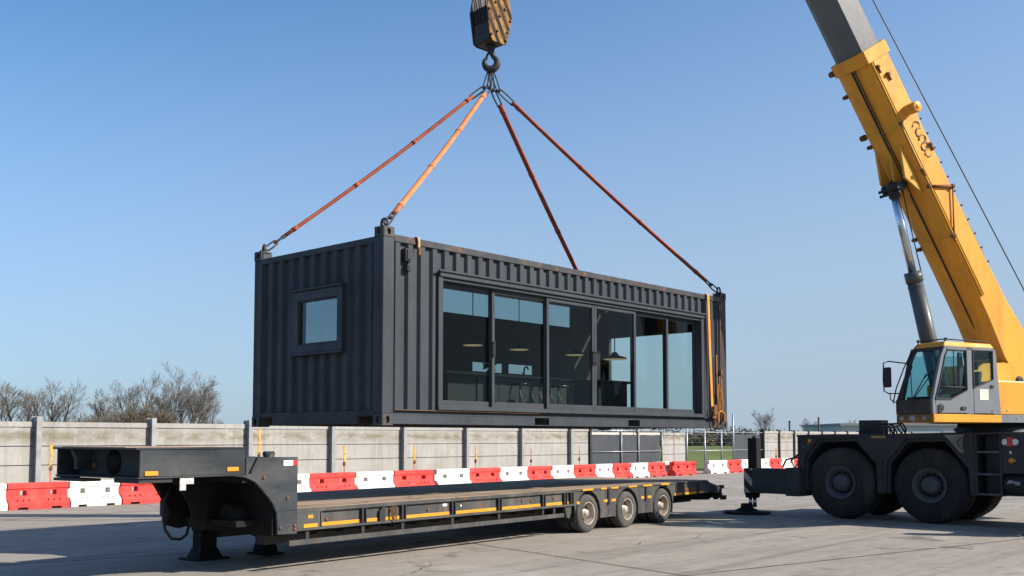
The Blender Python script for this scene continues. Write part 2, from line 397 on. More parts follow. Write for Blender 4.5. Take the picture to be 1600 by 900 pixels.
mxw = nt.nodes.new('ShaderNodeMix'); mxw.data_type = 'RGBA'; nt.links.new(sbw.outputs[0], mxw.inputs[0]); tnw = nt.nodes.new('ShaderNodeMix'); tnw.data_type = 'RGBA'; tnw.blend_type = 'MULTIPLY'; tnw.inputs[0].default_value = 1; tnw.inputs[7].default_value = (.90, 1.03, .96, 1); nt.links.new(sky.outputs[0], tnw.inputs[6]); nt.links.new(tnw.outputs[2], mxw.inputs[6]); mxw.inputs[7].default_value = (1.86, 2.28, 2.76, 1)
nt.links.new(mxw.outputs[2], bg.inputs[0])
sun = bpy.data.lights.new('sun', 'SUN'); sun.energy = 4.2; sun.angle = R(.53); sun.color = (1, .915, .80)
so = bpy.data.objects.new('sun', sun); COL.objects.link(so); so.location = (20, -10, 30)
so.rotation_euler = (-SUNV).to_track_quat('-Z', 'Y').to_euler()
scn.view_settings.view_transform = 'Standard'; scn.view_settings.look = 'None'; scn.view_settings.gamma = 1
scn.view_settings.exposure = 1.0
scn.render.engine = 'CYCLES'; scn.cycles.max_bounces = 8; scn.cycles.transparent_max_bounces = 16
scn.cycles.use_denoising = True

YAW_C, YAW_T, YAW_W = .738, .66, .711
def rz_of(yaw): return math.pi / 2 - yaw
WALL0 = (-12.67, 25.83)

# ------------------------------------------------------------------ ground
def sheet(name, x0, x1, y0, y1, z, mat, rz=0, loc=(0, 0, 0)):
    o = G().add([(x0, y0, 0), (x1, y0, 0), (x1, y1, 0), (x0, y1, 0)], [(0, 1, 2, 3)]).build(name, mat, None, 0, 1, (loc[0], loc[1], z), rz)
    return tag(o, None, None, None, 'structure')
sheet('ground', -3000, 3000, -200, 5500, -.02, 'grass')
# concrete yard reaching to the foot of the wall line
yard = sheet('yard', -60, 130, -70, 2.6, 0, 'yard', rz_of(YAW_W), (*WALL0, 0))

# ================================================================== CONTAINER HOUSE
L, W, Z0, Z1 = 8.63, 2.95, 1.97, 4.58
CX = (-1.884, 14.851); ZB = 1.990; SC = 1.12      # measured in nominal container metres, built 1.12 times that
cont = empty('container_house', (*CX, ZB), rz_of(YAW_C), 'dark grey shipping container house with glass sliding doors hanging from four slings', 'container')
cont.scale = (SC, SC, SC)
CO = (0, 0, -Z0)
def cg(): return G(CO)
def corrug(g, u0, u1, v0, v1, P, period=.225, depth=.045, mi=0, phase=0):
    """trapezoid ribbed sheet between u0 and u1; P(u, v, depth)"""
    prof = [(0, 0), (.36, 0), (.5, 1), (.86, 1)]
    us = {u0, u1}
    k = math.floor((u0 - phase) / period) - 1
    while k * period + phase < u1 + period:
        for f, _ in prof:
            u = phase + (k + f) * period
            if u0 < u < u1: us.add(u)
        k += 1
    us = sorted(us)
    def dep(u):
        f = ((u - phase) / period) % 1.0
        pr = prof + [(1.0, 0)]
        for (a, da), (b, db) in zip(pr, pr[1:]):
            if a - 1e-6 <= f <= b + 1e-6: return depth * (da + (db - da) * (f - a) / (b - a))
        return 0
    vs = []; fs = []
    for u in us: vs += [P(u, v0, dep(u)), P(u, v1, dep(u))]
    for i in range(len(us) - 1): fs.append((2 * i, 2 * i + 2, 2 * i + 3, 2 * i + 1))
    g.add(vs, fs, mi)

# long side facing the yard
g = cg(); PL = lambda u, v, d: (u, .012 + d, v)
corrug(g, .195, .972, 2.178, 4.402, PL); corrug(g, .972, 7.78, 4.096, 4.402, PL); corrug(g, 7.78, 8.435, 2.178, 4.402, PL)
g.build('corrugated_side', 'cont', cont)
# end facing the camera's left, with a window opening
g = cg(); PE = lambda u, v, d: (.012 + d, u, v)
corrug(g, .205, .80, 2.17, 4.38, PE, .25); corrug(g, .80, 1.93, 2.17, 2.99, PE, .25); corrug(g, .80, 1.93, 3.87, 4.38, PE, .25); corrug(g, 1.93, 2.75, 2.17, 4.38, PE, .25)
g.build('corrugated_end', 'cont', cont)
# rear side: outer sheet with openings (not ribbed: lined panels)
holes = [(.45, 1.95, 3.15, 4.2), (3.55, 7.45, 4.035, 4.462), (4.58, 5.42, 3.02, 3.19), (5.55, 6.28, 3.02, 3.20)]
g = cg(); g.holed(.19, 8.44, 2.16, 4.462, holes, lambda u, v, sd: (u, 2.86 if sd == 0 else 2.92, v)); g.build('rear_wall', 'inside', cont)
for h in holes: cg().box(h[0] + .004, h[1] - .004, 2.885, 2.893, h[2] + .004, h[3] - .004).build('rear_pane', 'glassrear', cont)
# far end, glazed
g = cg(); g.holed(.2, 2.75, 2.16, 4.462, [(.45, 2.74, 2.28, 3.93)], lambda u, v, sd: (8.50 if sd == 0 else 8.56, u, v)); ew = g.build('far_end_wall', 'inside', cont)
g = cg(); g.box(8.525, 8.533, .454, 2.735, 2.284, 3.926); g.build('pane', 'glassclear', ew)
g = cg()
for y in (.45, 2.70): g.box(8.485, 8.575, y, y + .05, 2.28, 3.93)
g.box(8.485, 8.575, .5, 2.70, 3.88, 3.93); g.box(8.485, 8.575, .5, 2.70, 2.28, 2.34); g.build('frame', 'frame', ew)
# inside linings
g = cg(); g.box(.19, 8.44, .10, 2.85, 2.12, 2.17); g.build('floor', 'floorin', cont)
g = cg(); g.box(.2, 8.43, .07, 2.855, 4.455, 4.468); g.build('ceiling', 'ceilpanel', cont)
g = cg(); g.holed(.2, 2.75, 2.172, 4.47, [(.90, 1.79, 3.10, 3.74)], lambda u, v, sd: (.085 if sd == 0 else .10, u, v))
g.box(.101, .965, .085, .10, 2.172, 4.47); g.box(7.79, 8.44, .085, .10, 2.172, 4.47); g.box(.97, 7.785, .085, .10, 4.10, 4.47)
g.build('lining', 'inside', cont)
# roof: shallow ribbed sheet
g = cg(); corrug(g, .19, 8.44, .07, 2.88, lambda u, v, d: (u, v, 4.488 - d * .4), .30, .03); g.build('roof', 'cont', cont)
# corner posts
def post(x, y, sx, sy):
    g = cg(); g.box(x, x + .19 * sx, y, y + .06 * sy, 2.12, 4.45); g.box(x, x + .06 * sx, y + .06 * sy, y + .20 * sy, 2.12, 4.45); g.box(x + .06 * sx, x + .17 * sx, y + .06 * sy, y + .18 * sy, 2.12, 4.45)
    return g.build('corner_post', 'cont', cont, .006)
post(0, 0, 1, 1); post(L, 0, -1, 1); post(0, W, 1, -1); post(L, W, -1, -1)
# corner castings: box with oval lashing holes on the two outer faces and the top
def ringplate(g, c, ux, uy, hw, hh, rx, ry, nrm, th):
    c, ux, uy, nrm = Vector(c), Vector(ux), Vector(uy), Vector(nrm); n = 16; vs = []; fs = []
    for side in (0, 1):
        off = nrm * (th * side)
        for k in range(n):
            an = 2 * math.pi * k / n; ca, sa = math.cos(an), math.sin(an)
            vs.append(c + off + ux * rx * ca + uy * ry * sa)
        for k in range(n):
            an = 2 * math.pi * k / n; ca, sa = math.cos(an), math.sin(an); q = 1 / max(abs(ca), abs(sa))
            vs.append(c + off + ux * hw * ca * q + uy * hh * sa * q)
    for k in range(n):
        j = (k + 1) % n
        fs.append((2 * n + k, 2 * n + n + k, 2 * n + n + j, 2 * n + j)); fs.append((2 * n + k, 2 * n + j, j, k)); fs.append((n + k, n + j, 3 * n + j, 3 * n + k))
    g.add(vs, fs)
def casting(x, y, sx, sy, z0, z1, top):
    g = cg(); w = .195; d = .185; e = .018
    x1 = x + w * sx; y1 = y + d * sy; zc = (z0 + z1) / 2; h = (z1 - z0) / 2
    g.box(x + e * 1.9 * sx, x1 - .001 * sx, y + e * 1.9 * sy, y1, z0, z1 - (.03 if top else 0))
    ringplate(g, ((x + x1) / 2, y + e * sy, zc), (1, 0, 0), (0, 0, 1), w / 2, h, .030, h * .62, (0, -sy, 0), e)
    ringplate(g, (x + e * sx, (y + y1) / 2, zc), (0, 1, 0), (0, 0, 1), d / 2, h, .034, h * .62, (-sx, 0, 0), e)
    if top: ringplate(g, ((x + x1) / 2, (y + y1) / 2, z1 - e), (1, 0, 0), (0, 1, 0), w / 2 - .001, d / 2 - .001, .06, .032, (0, 0, 1), e)
    return g.build('corner_casting', 'caststeel', cont, .004)
for (x, sx) in ((0, 1), (L, -1)):
    for (y, sy) in ((0, 1), (W, -1)):
        casting(x - .006 * sx, y - .006 * sy, sx, sy, 4.45, 4.585, True); casting(x - .006 * sx, y - .006 * sy, sx, sy, 1.965, 2.12, False)
# rails
g = cg(); g.box(.19, L - .19, .0, .06, 4.40, 4.492); g.build('top_rail', 'contrust', cont, .006)
g = cg(); g.box(.19, L - .19, W - .06, W, 4.463, 4.50); g.box(0, .06, .18, W - .18, 4.375, 4.46); g.box(L - .06, L, .18, W - .18, 4.42, 4.49); g.build('top_frame', 'cont', cont, .005)
g = cg(); f1, f2 = (3.02, 3.35), (5.42, 5.75)
for a, b in ((.19, f1[0]), (f1[1], f2[0]), (f2[1], L - .19)): g.box(a, b, .002, .05, 1.985, 2.105)
g.box(.19, L - .19, .035, .075, 2.105, 2.168); g.box(.2, L - .2, -.012, .08, 2.166, 2.180)
for a, b in (f1, f2): g.box(a, b, .002, .05, 1.985, 2.0)
g.build('bottom_rail', 'cont', cont, .004)
g = cg(); g.box(.19, L - .19, W - .06, W, 1.985, 2.16)
g.box(.0, .05, .51, 2.45, 1.99, 2.165); g.box(.0, .05, .18, .51, 2.10, 2.165); g.box(.0, .05, 2.45, W - .18, 2.10, 2.165)
g.box(L - .05, L, .18, W - .18, 1.99, 2.165)
for i in range(20): g.box(.45 + i * .41, .51 + i * .41, .06, W - .06, 2.0, 2.10)
g.box(.1, L - .1, .06, W - .06, 2.10, 2.118); g.build('underframe', 'dkmetal', cont)
# rust-edged strip along the bottom sill and around the casting
g = cg(); g.box(.2, 3.1, -.014, -.0125, 2.1672, 2.1735); g.build('rust_edge', 'rustedge', cont)
# end window
g = cg()
g.box(-.045, .03, 1.79, 1.925, 2.99, 3.87); g.box(-.045, .03, .80, .90, 2.99, 3.87); g.box(-.044, .03, .90, 1.79, 3.735, 3.869); g.box(-.044, .03, .90, 1.79, 2.991, 3.105)
g.box(-.07, .02, .785, 1.94, 2.955, 2.99); g.box(-.075, .02, .785, 1.94, 3.87, 3.90)
win = g.build('window', 'frame', cont, .006)
g = cg()
for b in ((-.03, .02, 1.765, 1.79, 3.105, 3.735), (-.03, .02, .90, .925, 3.105, 3.735), (-.029, .02, .925, 1.765, 3.712, 3.735), (-.029, .02, .925, 1.765, 3.105, 3.128)): g.box(*b)
g.build('sash', 'dkmetal', win, .004)
g = cg(); g.box(-.004, .004, .924, 1.766, 3.127, 3.713); g.build('pane', 'glassend', win)
# door frame
g = cg()
g.box(.985, 7.79, -.05, .085, 4.022, 4.10); g.box(.972, 1.062, -.03, .14, 2.19, 4.022); g.box(7.70, 7.79, -.03, .14, 2.19, 4.022)
g.box(.972, 7.79, -.035, .16, 2.182, 2.245); g.box(1.062, 7.70, -.012, .16, 3.975, 4.022); g.box(.95, 7.81, -.075, -.045, 4.085, 4.118)
g.build('door_frame', 'frame', cont, .006)
bnd = [1.064, 2.165, 3.345, 4.512, 5.645, 6.70, 7.70]; dn = [.105, .060, .015, .015, .060, .105]
for i in range(6):
    a0, a1 = bnd[i] - (.03 if i else 0), bnd[i + 1] + (.03 if i < 5 else 0); y0 = dn[i]; y1 = y0 + .042
    if i == 2: a1 = bnd[3]
    if i == 3: a0 = bnd[3] + .004
    g = cg(); st = .058
    g.box(a0, a0 + st, y0, y1, 2.247, 3.973); g.box(a1 - st, a1, y0, y1, 2.247, 3.973); g.box(a0 + st, a1 - st, y0 + .002, y1 - .002, 2.247, 2.325); g.box(a0 + st, a1 - st, y0 + .002, y1 - .002, 3.915, 3.973)
    d = g.build('sliding_door', 'frame', cont, .004)
    g = cg(); g.box(a0 + st - .006, a1 - st + .006, y0 + .018, y0 + .026, 2.32, 3.92); g.build('pane', 'glass', d)
    hx = a1 - st / 2 if i in (0, 2) else a0 + st / 2
    g = cg(); g.box(hx - .012, hx + .012, y0 - .03, y0 - .018, 2.98, 3.22); g.box(hx - .008, hx + .008, y0 - .02, y0 + .004, 3.0, 3.02); g.box(hx - .008, hx + .008, y0 - .02, y0 + .004, 3.18, 3.20)
    g.build('handle', 'dkmetal', d, .003)
# lashing bracket below the top rail near the corner
g = cg(); g.box(.365, .475, -.03, .05, 4.16, 4.33); g.box(.385, .455, -.045, -.028, 4.18, 4.31); g.box(.40, .47, -.028, .03, 4.03, 4.12); g.box(.42, .45, -.035, -.026, 4.05, 4.10)
g.build('lashing_bracket', 'dkmetal', cont, .004)
# locking gear at the far corner post
g = cg(); g.tube([(8.385, -.012, 2.2), (8.385, -.012, 4.38)], .016, 8); g.box(8.34, 8.43, -.03, .012, 4.25, 4.33); g.box(8.34, 8.43, -.03, .012, 2.24, 2.33); g.box(8.35, 8.42, -.045, .012, 3.0, 3.1)
g.build('locking_bar', 'rustedge', cont, .003)

def C2W(a, n, z):   # a point in the container's own axes, as world metres
    y = YAW_C; return Vector((CX[0] + SC * (a * math.sin(y) - n * math.cos(y)), CX[1] + SC * (a * math.cos(y) + n * math.sin(y)), ZB + SC * (z - Z0)))
RZC = rz_of(YAW_C)
def in_room(name, a, n, z, label, cat, group=None):
    o = empty(name, C2W(a, n, z), RZC, label, cat, group); o.scale = (SC, SC, SC); return o

# ---- furniture inside the container
c1 = in_room('bar_counter', 4.2, 1.6, 2.17, 'long dark bar counter with pale worktop behind the left sliding doors', 'counter')
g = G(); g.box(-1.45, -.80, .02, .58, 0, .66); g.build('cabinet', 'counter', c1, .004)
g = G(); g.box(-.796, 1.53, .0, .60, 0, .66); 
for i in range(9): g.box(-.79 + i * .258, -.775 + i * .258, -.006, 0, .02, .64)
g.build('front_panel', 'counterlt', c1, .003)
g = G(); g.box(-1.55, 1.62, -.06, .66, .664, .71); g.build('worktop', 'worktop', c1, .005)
t = in_room('water_tap', 5.02, 2.0, 2.88, 'curved dark water tap standing on the bar counter against the slit window', 'tap')
g = G(); g.tube([(0, 0, 0), (0, 0, .13), (.02, 0, .18), (.06, 0, .20), (.10, 0, .185), (.115, 0, .15)], .016, 8); g.build('spout', 'lampblk', t)
g = G(); g.lathe([(0, .03), (.02, .03), (.025, .016)], 12, 'z'); g.tube([(0, 0, .06), (.0, .06, .09)], .009, 6); g.build('lever', 'lampblk', t)
t = in_room('potted_plant', 4.18, 2.05, 2.88, 'small round potted plant on the bar counter against the slit window', 'plant')
g = G(); g.lathe([(0, .045), (.09, .06), (.09, .05), (.08, .0)], 12, 'z'); g.build('pot', 'lampblk', t)
g = G(); rnd = random.Random(4)
for i in range(90):
    d = Vector((rnd.gauss(0, 1), rnd.gauss(0, 1), rnd.gauss(.3, .8))).normalized(); c = Vector((0, 0, .17)) + d * rnd.uniform(.03, .11); e = d.cross(Vector((rnd.random(), rnd.random(), rnd.random()))).normalized() * .022; k = d * .04
    g.add([c - e, c + k, c + e, c - k * .6], [(0, 1, 2, 3)])
g.build('foliage', 'plant', t)
c2 = in_room('kitchen_island', 7.1, 1.6, 2.17, 'small dark island counter behind the fourth sliding door from the left', 'counter')
g = G(); g.box(-.42, .50, 0, .6, 0, .68); g.build('cabinet', 'counter', c2, .004)
g = G(); g.box(-.47, .58, -.06, .66, .684, .73); g.build('worktop', 'counterlt', c2, .005)
t = in_room('bottle', 7.22, 1.9, 2.90, 'small dark bottle standing on the island counter', 'bottle')
G().lathe([(0, .035), (.12, .035), (.16, .013), (.21, .013), (.21, 0)], 12, 'z').build('bottle_body', 'lampblk', t)
def stool(a, label, first=[None]):
    if first[0] is None:
        r = in_room('bar_stool', a, 1.12, 2.17, label, 'stool', 'stools along the bar counter')
        g = G(); g.lathe([(.50, 0), (.50, .16), (.535, .165), (.54, .0)], 16, 'z'); g.build('seat', 'lampblk', r)
        for sx in (-1, 1):
            for sy in (-1, 1): G().tube([(sx * .11, sy * .11, .50), (sx * .17, sy * .17, 0)], .011, 6).build('leg', 'lampblk', r)
        G().tube([(.15 * math.cos(k * math.pi / 4), .15 * math.sin(k * math.pi / 4), .2) for k in range(9)], .008, 6).build('foot_ring', 'lampblk', r)
        first[0] = r
    else:
        r = copy_tree(first[0]); r.location = C2W(a, 1.12, 2.17); r['label'] = label
    return r
stool(3.95, 'bar stool at the counter behind the second sliding door, the one nearer the left'); stool(4.45, 'bar stool at the counter behind the second sliding door, the middle one'); stool(4.95, 'bar stool at the counter behind the second sliding door, the one nearer the right')
def lamp(a, n, z, rad, label, first=[None]):
    if first[0] is None:
        r = in_room('pendant_lamp', a, n, z, label, 'lamp', 'pendant lamps inside the container')
        G().lathe([(0, .175), (.03, .165), (.075, .06), (.13, .035), (.15, .0)], 24, 'z').build('shade', 'lampblk', r)
        G().lathe([(-.006, .150), (-.004, .160), (.008, .172)], 24, 'z', capends=True).build('diffuser', 'lampwarm', r)
        G().tube([(0, 0, .15), (0, 0, 4.478 - z)], .008, 6).build('cord', 'lampblk', r); first[0] = r
    else:
        r = copy_tree(first[0]); r.location = C2W(a, n, z); r.scale = (rad * SC, rad * SC, SC); r['label'] = label
    return r
lamp(3.30, 1.6, 3.325, 1, 'dark pendant lamp with a warm glow behind the leftmost sliding door')
lamp(4.44, 1.6, 3.325, 1, 'dark pendant lamp with a warm glow behind the second sliding door')
lamp(5.97, 1.6, 3.325, 1, 'dark pendant lamp with a warm glow behind the third sliding door')
lamp(7.20, 1.6, 3.315, 1.35, 'wide dark pendant lamp over the island, outlined against the bright end window')

# ================================================================== RIGGING
HOOK = Vector((-.414, 19.488, 9.08))
# ramshorn-free single hook: closed bowl with shank and latch
RB = R(45)
hb = empty('hook_block', (HOOK.x, HOOK.y, HOOK.z), RB, 'black crane hook block with yellow and black striped cheek plate', 'hook block'); hb.scale = (SC, SC, SC)
# local: +x along the cheek plate, -y out of the cheek that faces the sun
zt = lambda py: 1.8 + (684.5 - py) / 1600 * 17.4 - 8.30
prof = [(-.215, zt(57)), (-.14, zt(60)), (.14, zt(60)), (.19, zt(52)), (.30, zt(13)), (.22, zt(-26)), (-.22, zt(-26)), (-.30, zt(10))]
g = G(); g.prism(prof, 'y', -.225, -.195); g.build('cheek_plate', 'hazblock', hb, .006)
g = G(); g.prism(prof, 'y', .195, .225); g.build('cheek_plate', 'dkmetal', hb, .006)
g = G()
g.prism([(-.212, zt(56)), (-.14, zt(59)), (.14, zt(59)), (.18, zt(51)), (.18, zt(44)), (-.22, zt(44))], 'y', -.19, .19)
g.box(-.225, -.205, -.19, .19, zt(44), zt(28)); g.build('block_frame', 'dkmetal', hb, .006)
for i in range(4):
    y = -.135 + i * .09
    G().lathe([(y - .032, .235), (y - .024, .25), (y - .012, .215), (y + .012, .215), (y + .024, .25), (y + .032, .235)], 28, 'y', (0, 0, zt(16))).build('sheave', 'dkmetal', hb)
g = G()
for (x, z) in ((-.2, zt(50)), (.13, zt(52)), (.25, zt(18)), (-.25, zt(10)), (0, zt(16)), (.18, zt(38)), (-.06, zt(42)), (.12, zt(2)), (-.1, zt(-4))):
    g.lathe([(-.25, 0), (-.25, .022), (-.226, .026)], 8, 'y', (x, 0, z), capends=False)
g.build('bolt', 'rustedge', hb)
pts = []; rs = []
for i in range(25):
    a = R(62 - i * 300 / 24); rr = .112
    pts.append((math.cos(a) * rr, 0, math.sin(a) * rr)); rs.append(.040 + .026 * math.sin(math.pi * min(1, i / 20)) - (.018 * max(0, i - 20) / 4))
g = G(mtx=Matrix.Rotation(R(-45), 4, 'Z')); g.tube([(0, 0, zt(62)), (0, 0, .215), (.028, 0, .155)] + pts, [.06, .055, .045] + rs, 12); hk = g.build('hook', 'dkmetal', hb)
g = G(mtx=Matrix.Rotation(R(-45), 4, 'Z')); g.tube([(-.01, 0, .205), (-.045, 0, .165), (-.085, 0, .085)], [.026, .022, .016], 8); g.build('latch', 'dkmetal', hk)
G().lathe([(zt(68), .055), (zt(64), .075), (zt(58), .085), (zt(58), .0)], 16, 'z').build('swivel', 'dkmetal', hb)

tip_z = 20.2
# slings
def link(g, p, q, wdt, r=.016, side=None):
    p, q = Vector(p), Vector(q); d = (q - p); ln = d.length; d.normalize()
    u = side if side is not None else d.cross(Vector((0, 1, 0))); u = u - d * u.dot(d); u.normalize()
    pts = []
    for k in range(17):
        a = 2 * math.pi * k / 16; c, s_ = math.cos(a), math.sin(a)
        pts.append(p + d * (ln / 2 + (ln / 2 - wdt) * (1 if s_ > 0 else -1) * (1 if abs(s_) > 1e-6 else 0) + wdt * s_) + u * wdt * c)
    g.tube(pts, r, 7, caps=False)
CORN = {'left': (.09, 2.86), 'near': (.09, .09), 'back': (8.05, 2.80), 'right': (8.54, .09)}
SL = [('left', 'sling', 'rust red lifting sling running down to the far left corner of the container', .40),
      ('near', 'slinglt', 'bright orange lifting sling running down to the nearest top corner of the container', .40),
      ('back', 'sling', 'rust red lifting sling disappearing behind the container roof edge', .40),
      ('right', 'sling', 'rust red lifting sling running down to the right top corner above the orange strap', .40)]
bowl = HOOK + Vector((0, 0, -.15))
for key, mt, lab, _ in SL:
    a, n = CORN[key]; E_ = C2W(a, n, 4.60); d = (E_ - bowl); hd = Vector((d.x, d.y, 0)).normalized()
    q1 = bowl + hd * {'left': .15, 'near': .08, 'back': .08, 'right': .18}[key] + Vector((0, 0, -.37))
    dd = (E_ - q1).normalized(); q2 = q1 + dd * .40; q3 = E_ - dd * .47
    r = empty('lifting_sling', q1, 0, lab, 'sling', 'slings lifting the container')
    o = -q1
    g = G(o); link(g, bowl + Vector((0, 0, .06)), q1 - Vector((0, 0, .03)), .034, .014); g.build('top_link', 'dkmetal', r)
    g = G(o); link(g, q1, q2, .045, .015); g.lathe([(-.03, .03), (.03, .03)], 8, 'y', q1); g.build('shackle', 'dkmetal', r)
    sag = Vector((0, 0, -.0)); pts = [q2 + (q3 - q2) * (k / 14) + Vector((0, 0, -.05 * math.sin(math.pi * k / 14))) for k in range(15)]
    g = G(o); g.tube([q2 - dd * .05] + pts[1:-1] + [q3 + dd * .05], .052, 10, flat=(.62, 1.0))
    for k in (.02, .33, .64, .95): p = q2 + (q3 - q2) * k + Vector((0, 0, -.05 * math.sin(math.pi * k))); g.tube([p - dd * .05, p + dd * .05], .058, 10, flat=(.68, 1.02))
    g.build('webbing', mt, r)
    g = G(o); link(g, q3 - dd * .02, q3 + dd * .22, .042, .017, Vector((0, 0, 1)).cross(dd)); link(g, q3 + dd * .17, E_ - dd * .06, .042, .016); g.build('chain_link', 'caststeel', r)
    g = G(o); link(g, E_ + Vector((0, 0, .10)) - dd * .02, E_ + Vector((0, 0, -.03)), .05, .020, Vector((dd.y, -dd.x, 0))); g.tube([E_ + Vector((-.06, 0, .0)), E_ + Vector((.06, 0, .0))], .02, 8); g.build('lifting_lug', 'caststeel', r)

# straps on the container
st = in_room('ratchet_strap', 7.93, -.04, 4.47, 'orange ratchet strap hanging down the right end of the container front', 'strap')
g = G()
P_ = [(0, .10, .03), (0, .02, .035), (0, -.005, .0), (.0, -.012, -.2), (.03, -.010, -1.0), (.075, -.012, -1.9), (.10, -.012, -2.3)]
vs = []; fs = []
for p in P_: vs += [(p[0] - .036, p[1], p[2]), (p[0] + .036, p[1], p[2]), (p[0] - .036, p[1] + .006, p[2]), (p[0] + .036, p[1] + .006, p[2])]
for i in range(len(P_) - 1):
    b = 4 * i; fs += [(b, b + 1, b + 5, b + 4), (b + 3, b + 2, b + 6, b + 7), (b + 2, b, b + 4, b + 6), (b + 1, b + 3, b + 7, b + 5)]
g.add(vs, fs); g.build('webbing', 'strap', st)
g = G(); g.box(.05, .17, -.05, -.014, -2.30, -2.14); g.tube([(.03, -.04, -2.16), (.19, -.04, -2.16)], .018, 8); g.tube([(.03, -.035, -2.29), (.19, -.035, -2.29)], .014, 8); g.box(.06, .16, -.07, -.048, -2.24, -2.05)
g.tube([(.11, -.04, -2.3), (.12, -.05, -2.38), (.10, -.04, -2.44), (.06, -.03, -2.47)], .018, 8); g.build('ratchet', 'rustedge', st, .003)
st2 = in_room('hanging_strap', 8.30, -.03, 2.62, 'tangled rusty orange strap end hanging at the lower right corner of the container', 'strap')
g = G(); rnd = random.Random(9)
for k in range(5):
    x = k * .045 - .10; pts = [(x + rnd.uniform(-.02, .02), -.015, (.75, .2, .35, .1, .3)[k]), (x + rnd.uniform(-.02, .02), -.022, .0), (x + rnd.uniform(-.03, .03), -.02 - rnd.random() * .03, -.2), (x + rnd.uniform(-.03, .03), -.02, -.40 - rnd.random() * .12)]
    g.tube(pts, .010, 6, flat=(1.2, .5))
g.tube([(-.14, -.03, -.36), (.0, -.04, -.31), (.16, -.03, -.38)], .018, 8); g.build('strap_tails', paint('dirty_orange_strap', (.36, .15, .03), .85, .25, .5, .6, 6, (.10, .05, .02), .52), st2)
g = G(); g.box(-.16, -.08, -.06, -.02, -.52, -.34); g.box(.06, .15, -.06, -.02, -.50, -.36); g.tube([(-.12, -.05, -.5), (-.14, -.05, -.62), (-.08, -.05, -.66)], .016, 7); g.build('buckle', 'rustedge', st2, .003)
ts = in_room('strap_end', .60, -.02, 4.49, 'short tan strap end looped over the top rail beside the nearest corner', 'strap')
g = G(); g.tube([(0, .09, .01), (0, .03, .02), (0, -.002, .01), (.005, -.008, -.05), (.0, -.012, -.13), (.008, -.012, -.2)], [.03, .03, .03, .026, .03, .016], 8, flat=(.35, 1)); g.build('strap_loop', plain('tan_webbing', (.34, .235, .11), .85), ts)
g = G(); g.box(-.018, .024, -.03, -.01, -.23, -.12); g.build('buckle', 'rustedge', ts, .003)

# ================================================================== LOWBED TRAILER
TX = (2.33, 20.78)
trl = empty('lowbed_trailer', (*TX, 0), rz_of(YAW_T), 'long grey lowbed trailer with timber deck, yellow side strip and three axles', 'trailer')
DW = 3.22
# gooseneck platform
g = G()
g.box(-10.96, -9.44, 0, .03, 1.335, 1.66)                       # near side plate
g.box(-11.02, -9.44, -.01, 1.90, 1.66, 1.685)                   # top plate
g.box(-10.96, -9.44, 1.86, 1.89, 1.335, 1.66)
g.box(-10.70, -10.66, .03, 1.86, 1.33, 1.66)                    # recessed front bulkhead
g.box(-10.98, -9.44, -.008, 1.89, 1.315, 1.335)
g.prism([(-10.96, 1.66), (-10.70, 1.66), (-10.70, 1.40), (-10.90, 1.40), (-10.90, 1.52)], 'y', 1.50, 1.58)
gn = g.build('gooseneck', 'gneck', trl, .006)
for b in ((-10.98, -10.90, 1.42, 1.86, 1.30, 1.314), (-11.05, -10.80, 1.10, 1.80, 1.262, 1.298), (-10.96, -10.5, .02, .55, 1.262, 1.313)): G().box(*b).build('rubber_pad', 'rubber', gn, .005)
g = G(); g.box(-10.656, -10.62, .04, 1.85, 1.336, 1.655); g.lathe([(-10.715, .0), (-10.715, .16), (-10.699, .16)], 20, 'x', (0, .98, 1.50)); g.build('coupling_recess', 'traildark', gn)
g = G()
for y in (.25, 1.42, 1.7): g.lathe([(-10.73, .0), (-10.73, .04), (-10.70, .055)], 10, 'x', (0, y, 1.45))
g.build('bolt', 'rustedge', gn)
g = G(); g.box(-11.0, -9.5, .25, 1.7, 1.686, 1.691); g.build('rust_plate', paint('rusty_plate', (.36, .26, .19), .8, .3, .5, .6, 3, (.18, .10, .06), .5), gn)
# gooseneck side box with the curved cut-out
near = [(-9.437, 1.315), (-9.62, 1.313), (-9.44, 1.29), (-9.285, 1.225), (-9.18, 1.13), (-9.07, 1.02), (-8.99, .93), (-8.92, .80), (-8.905, .515), (-8.57, .505), (-8.57, 1.545), (-9.437, 1.545)]
g = G(); g.prism(near, 'y', -.012, .03); g.box(-9.42, -8.585, .03, 2.0, 1.50, 1.54); g.box(-8.61, -8.572, .03, 3.1, .52, 1.50)
bx = g.build('neck_plate', 'gneck', trl, .006)
g = G(); g.box(-8.906, -8.571, -.016, -.0121, .826, .836); g.build('plate_seam', 'dkmetal', bx)
g = G(); g.box(-8.82, -8.66, -.016, -.0125, 1.43, 1.50, 0); g.box(-8.66, -8.585, -.016, -.0125, 1.435, 1.50, 1); g.build('marker_plate', ['white', 'redlens'], bx)
g = G(); g.prism([(-9.39, 1.355), (-9.33, 1.365), (-9.245, 1.545), (-9.275, 1.545)], 'y', -.05, -.013); g.build('gusset', 'rubber', bx, .004)
g = G()
for (x, z) in ((-8.86, .60), (-8.62, .62), (-8.62, .57), (-9.15, 1.28), (-8.75, 1.0)): g.lathe([(-.03, 0), (-.03, .018), (-.0125, .024)], 8, 'y', (x, 0, z))
g.build('bolt', 'rustedge', bx)
g = G(); g.lathe([(1.54, .07), (1.575, .085), (1.60, .06), (1.61, .0)], 14, 'z', (-8.78, .35, 0)); g.tube([(-8.86, .35, 1.585), (-8.70, .35, 1.585)], .035, 8); g.build('filler_cap', 'dkmetal', bx)
g = G(); g.box(-8.62, -8.50, .75, .95, .84, 1.36); g.build('headboard_post', 'rubber', trl, .01)
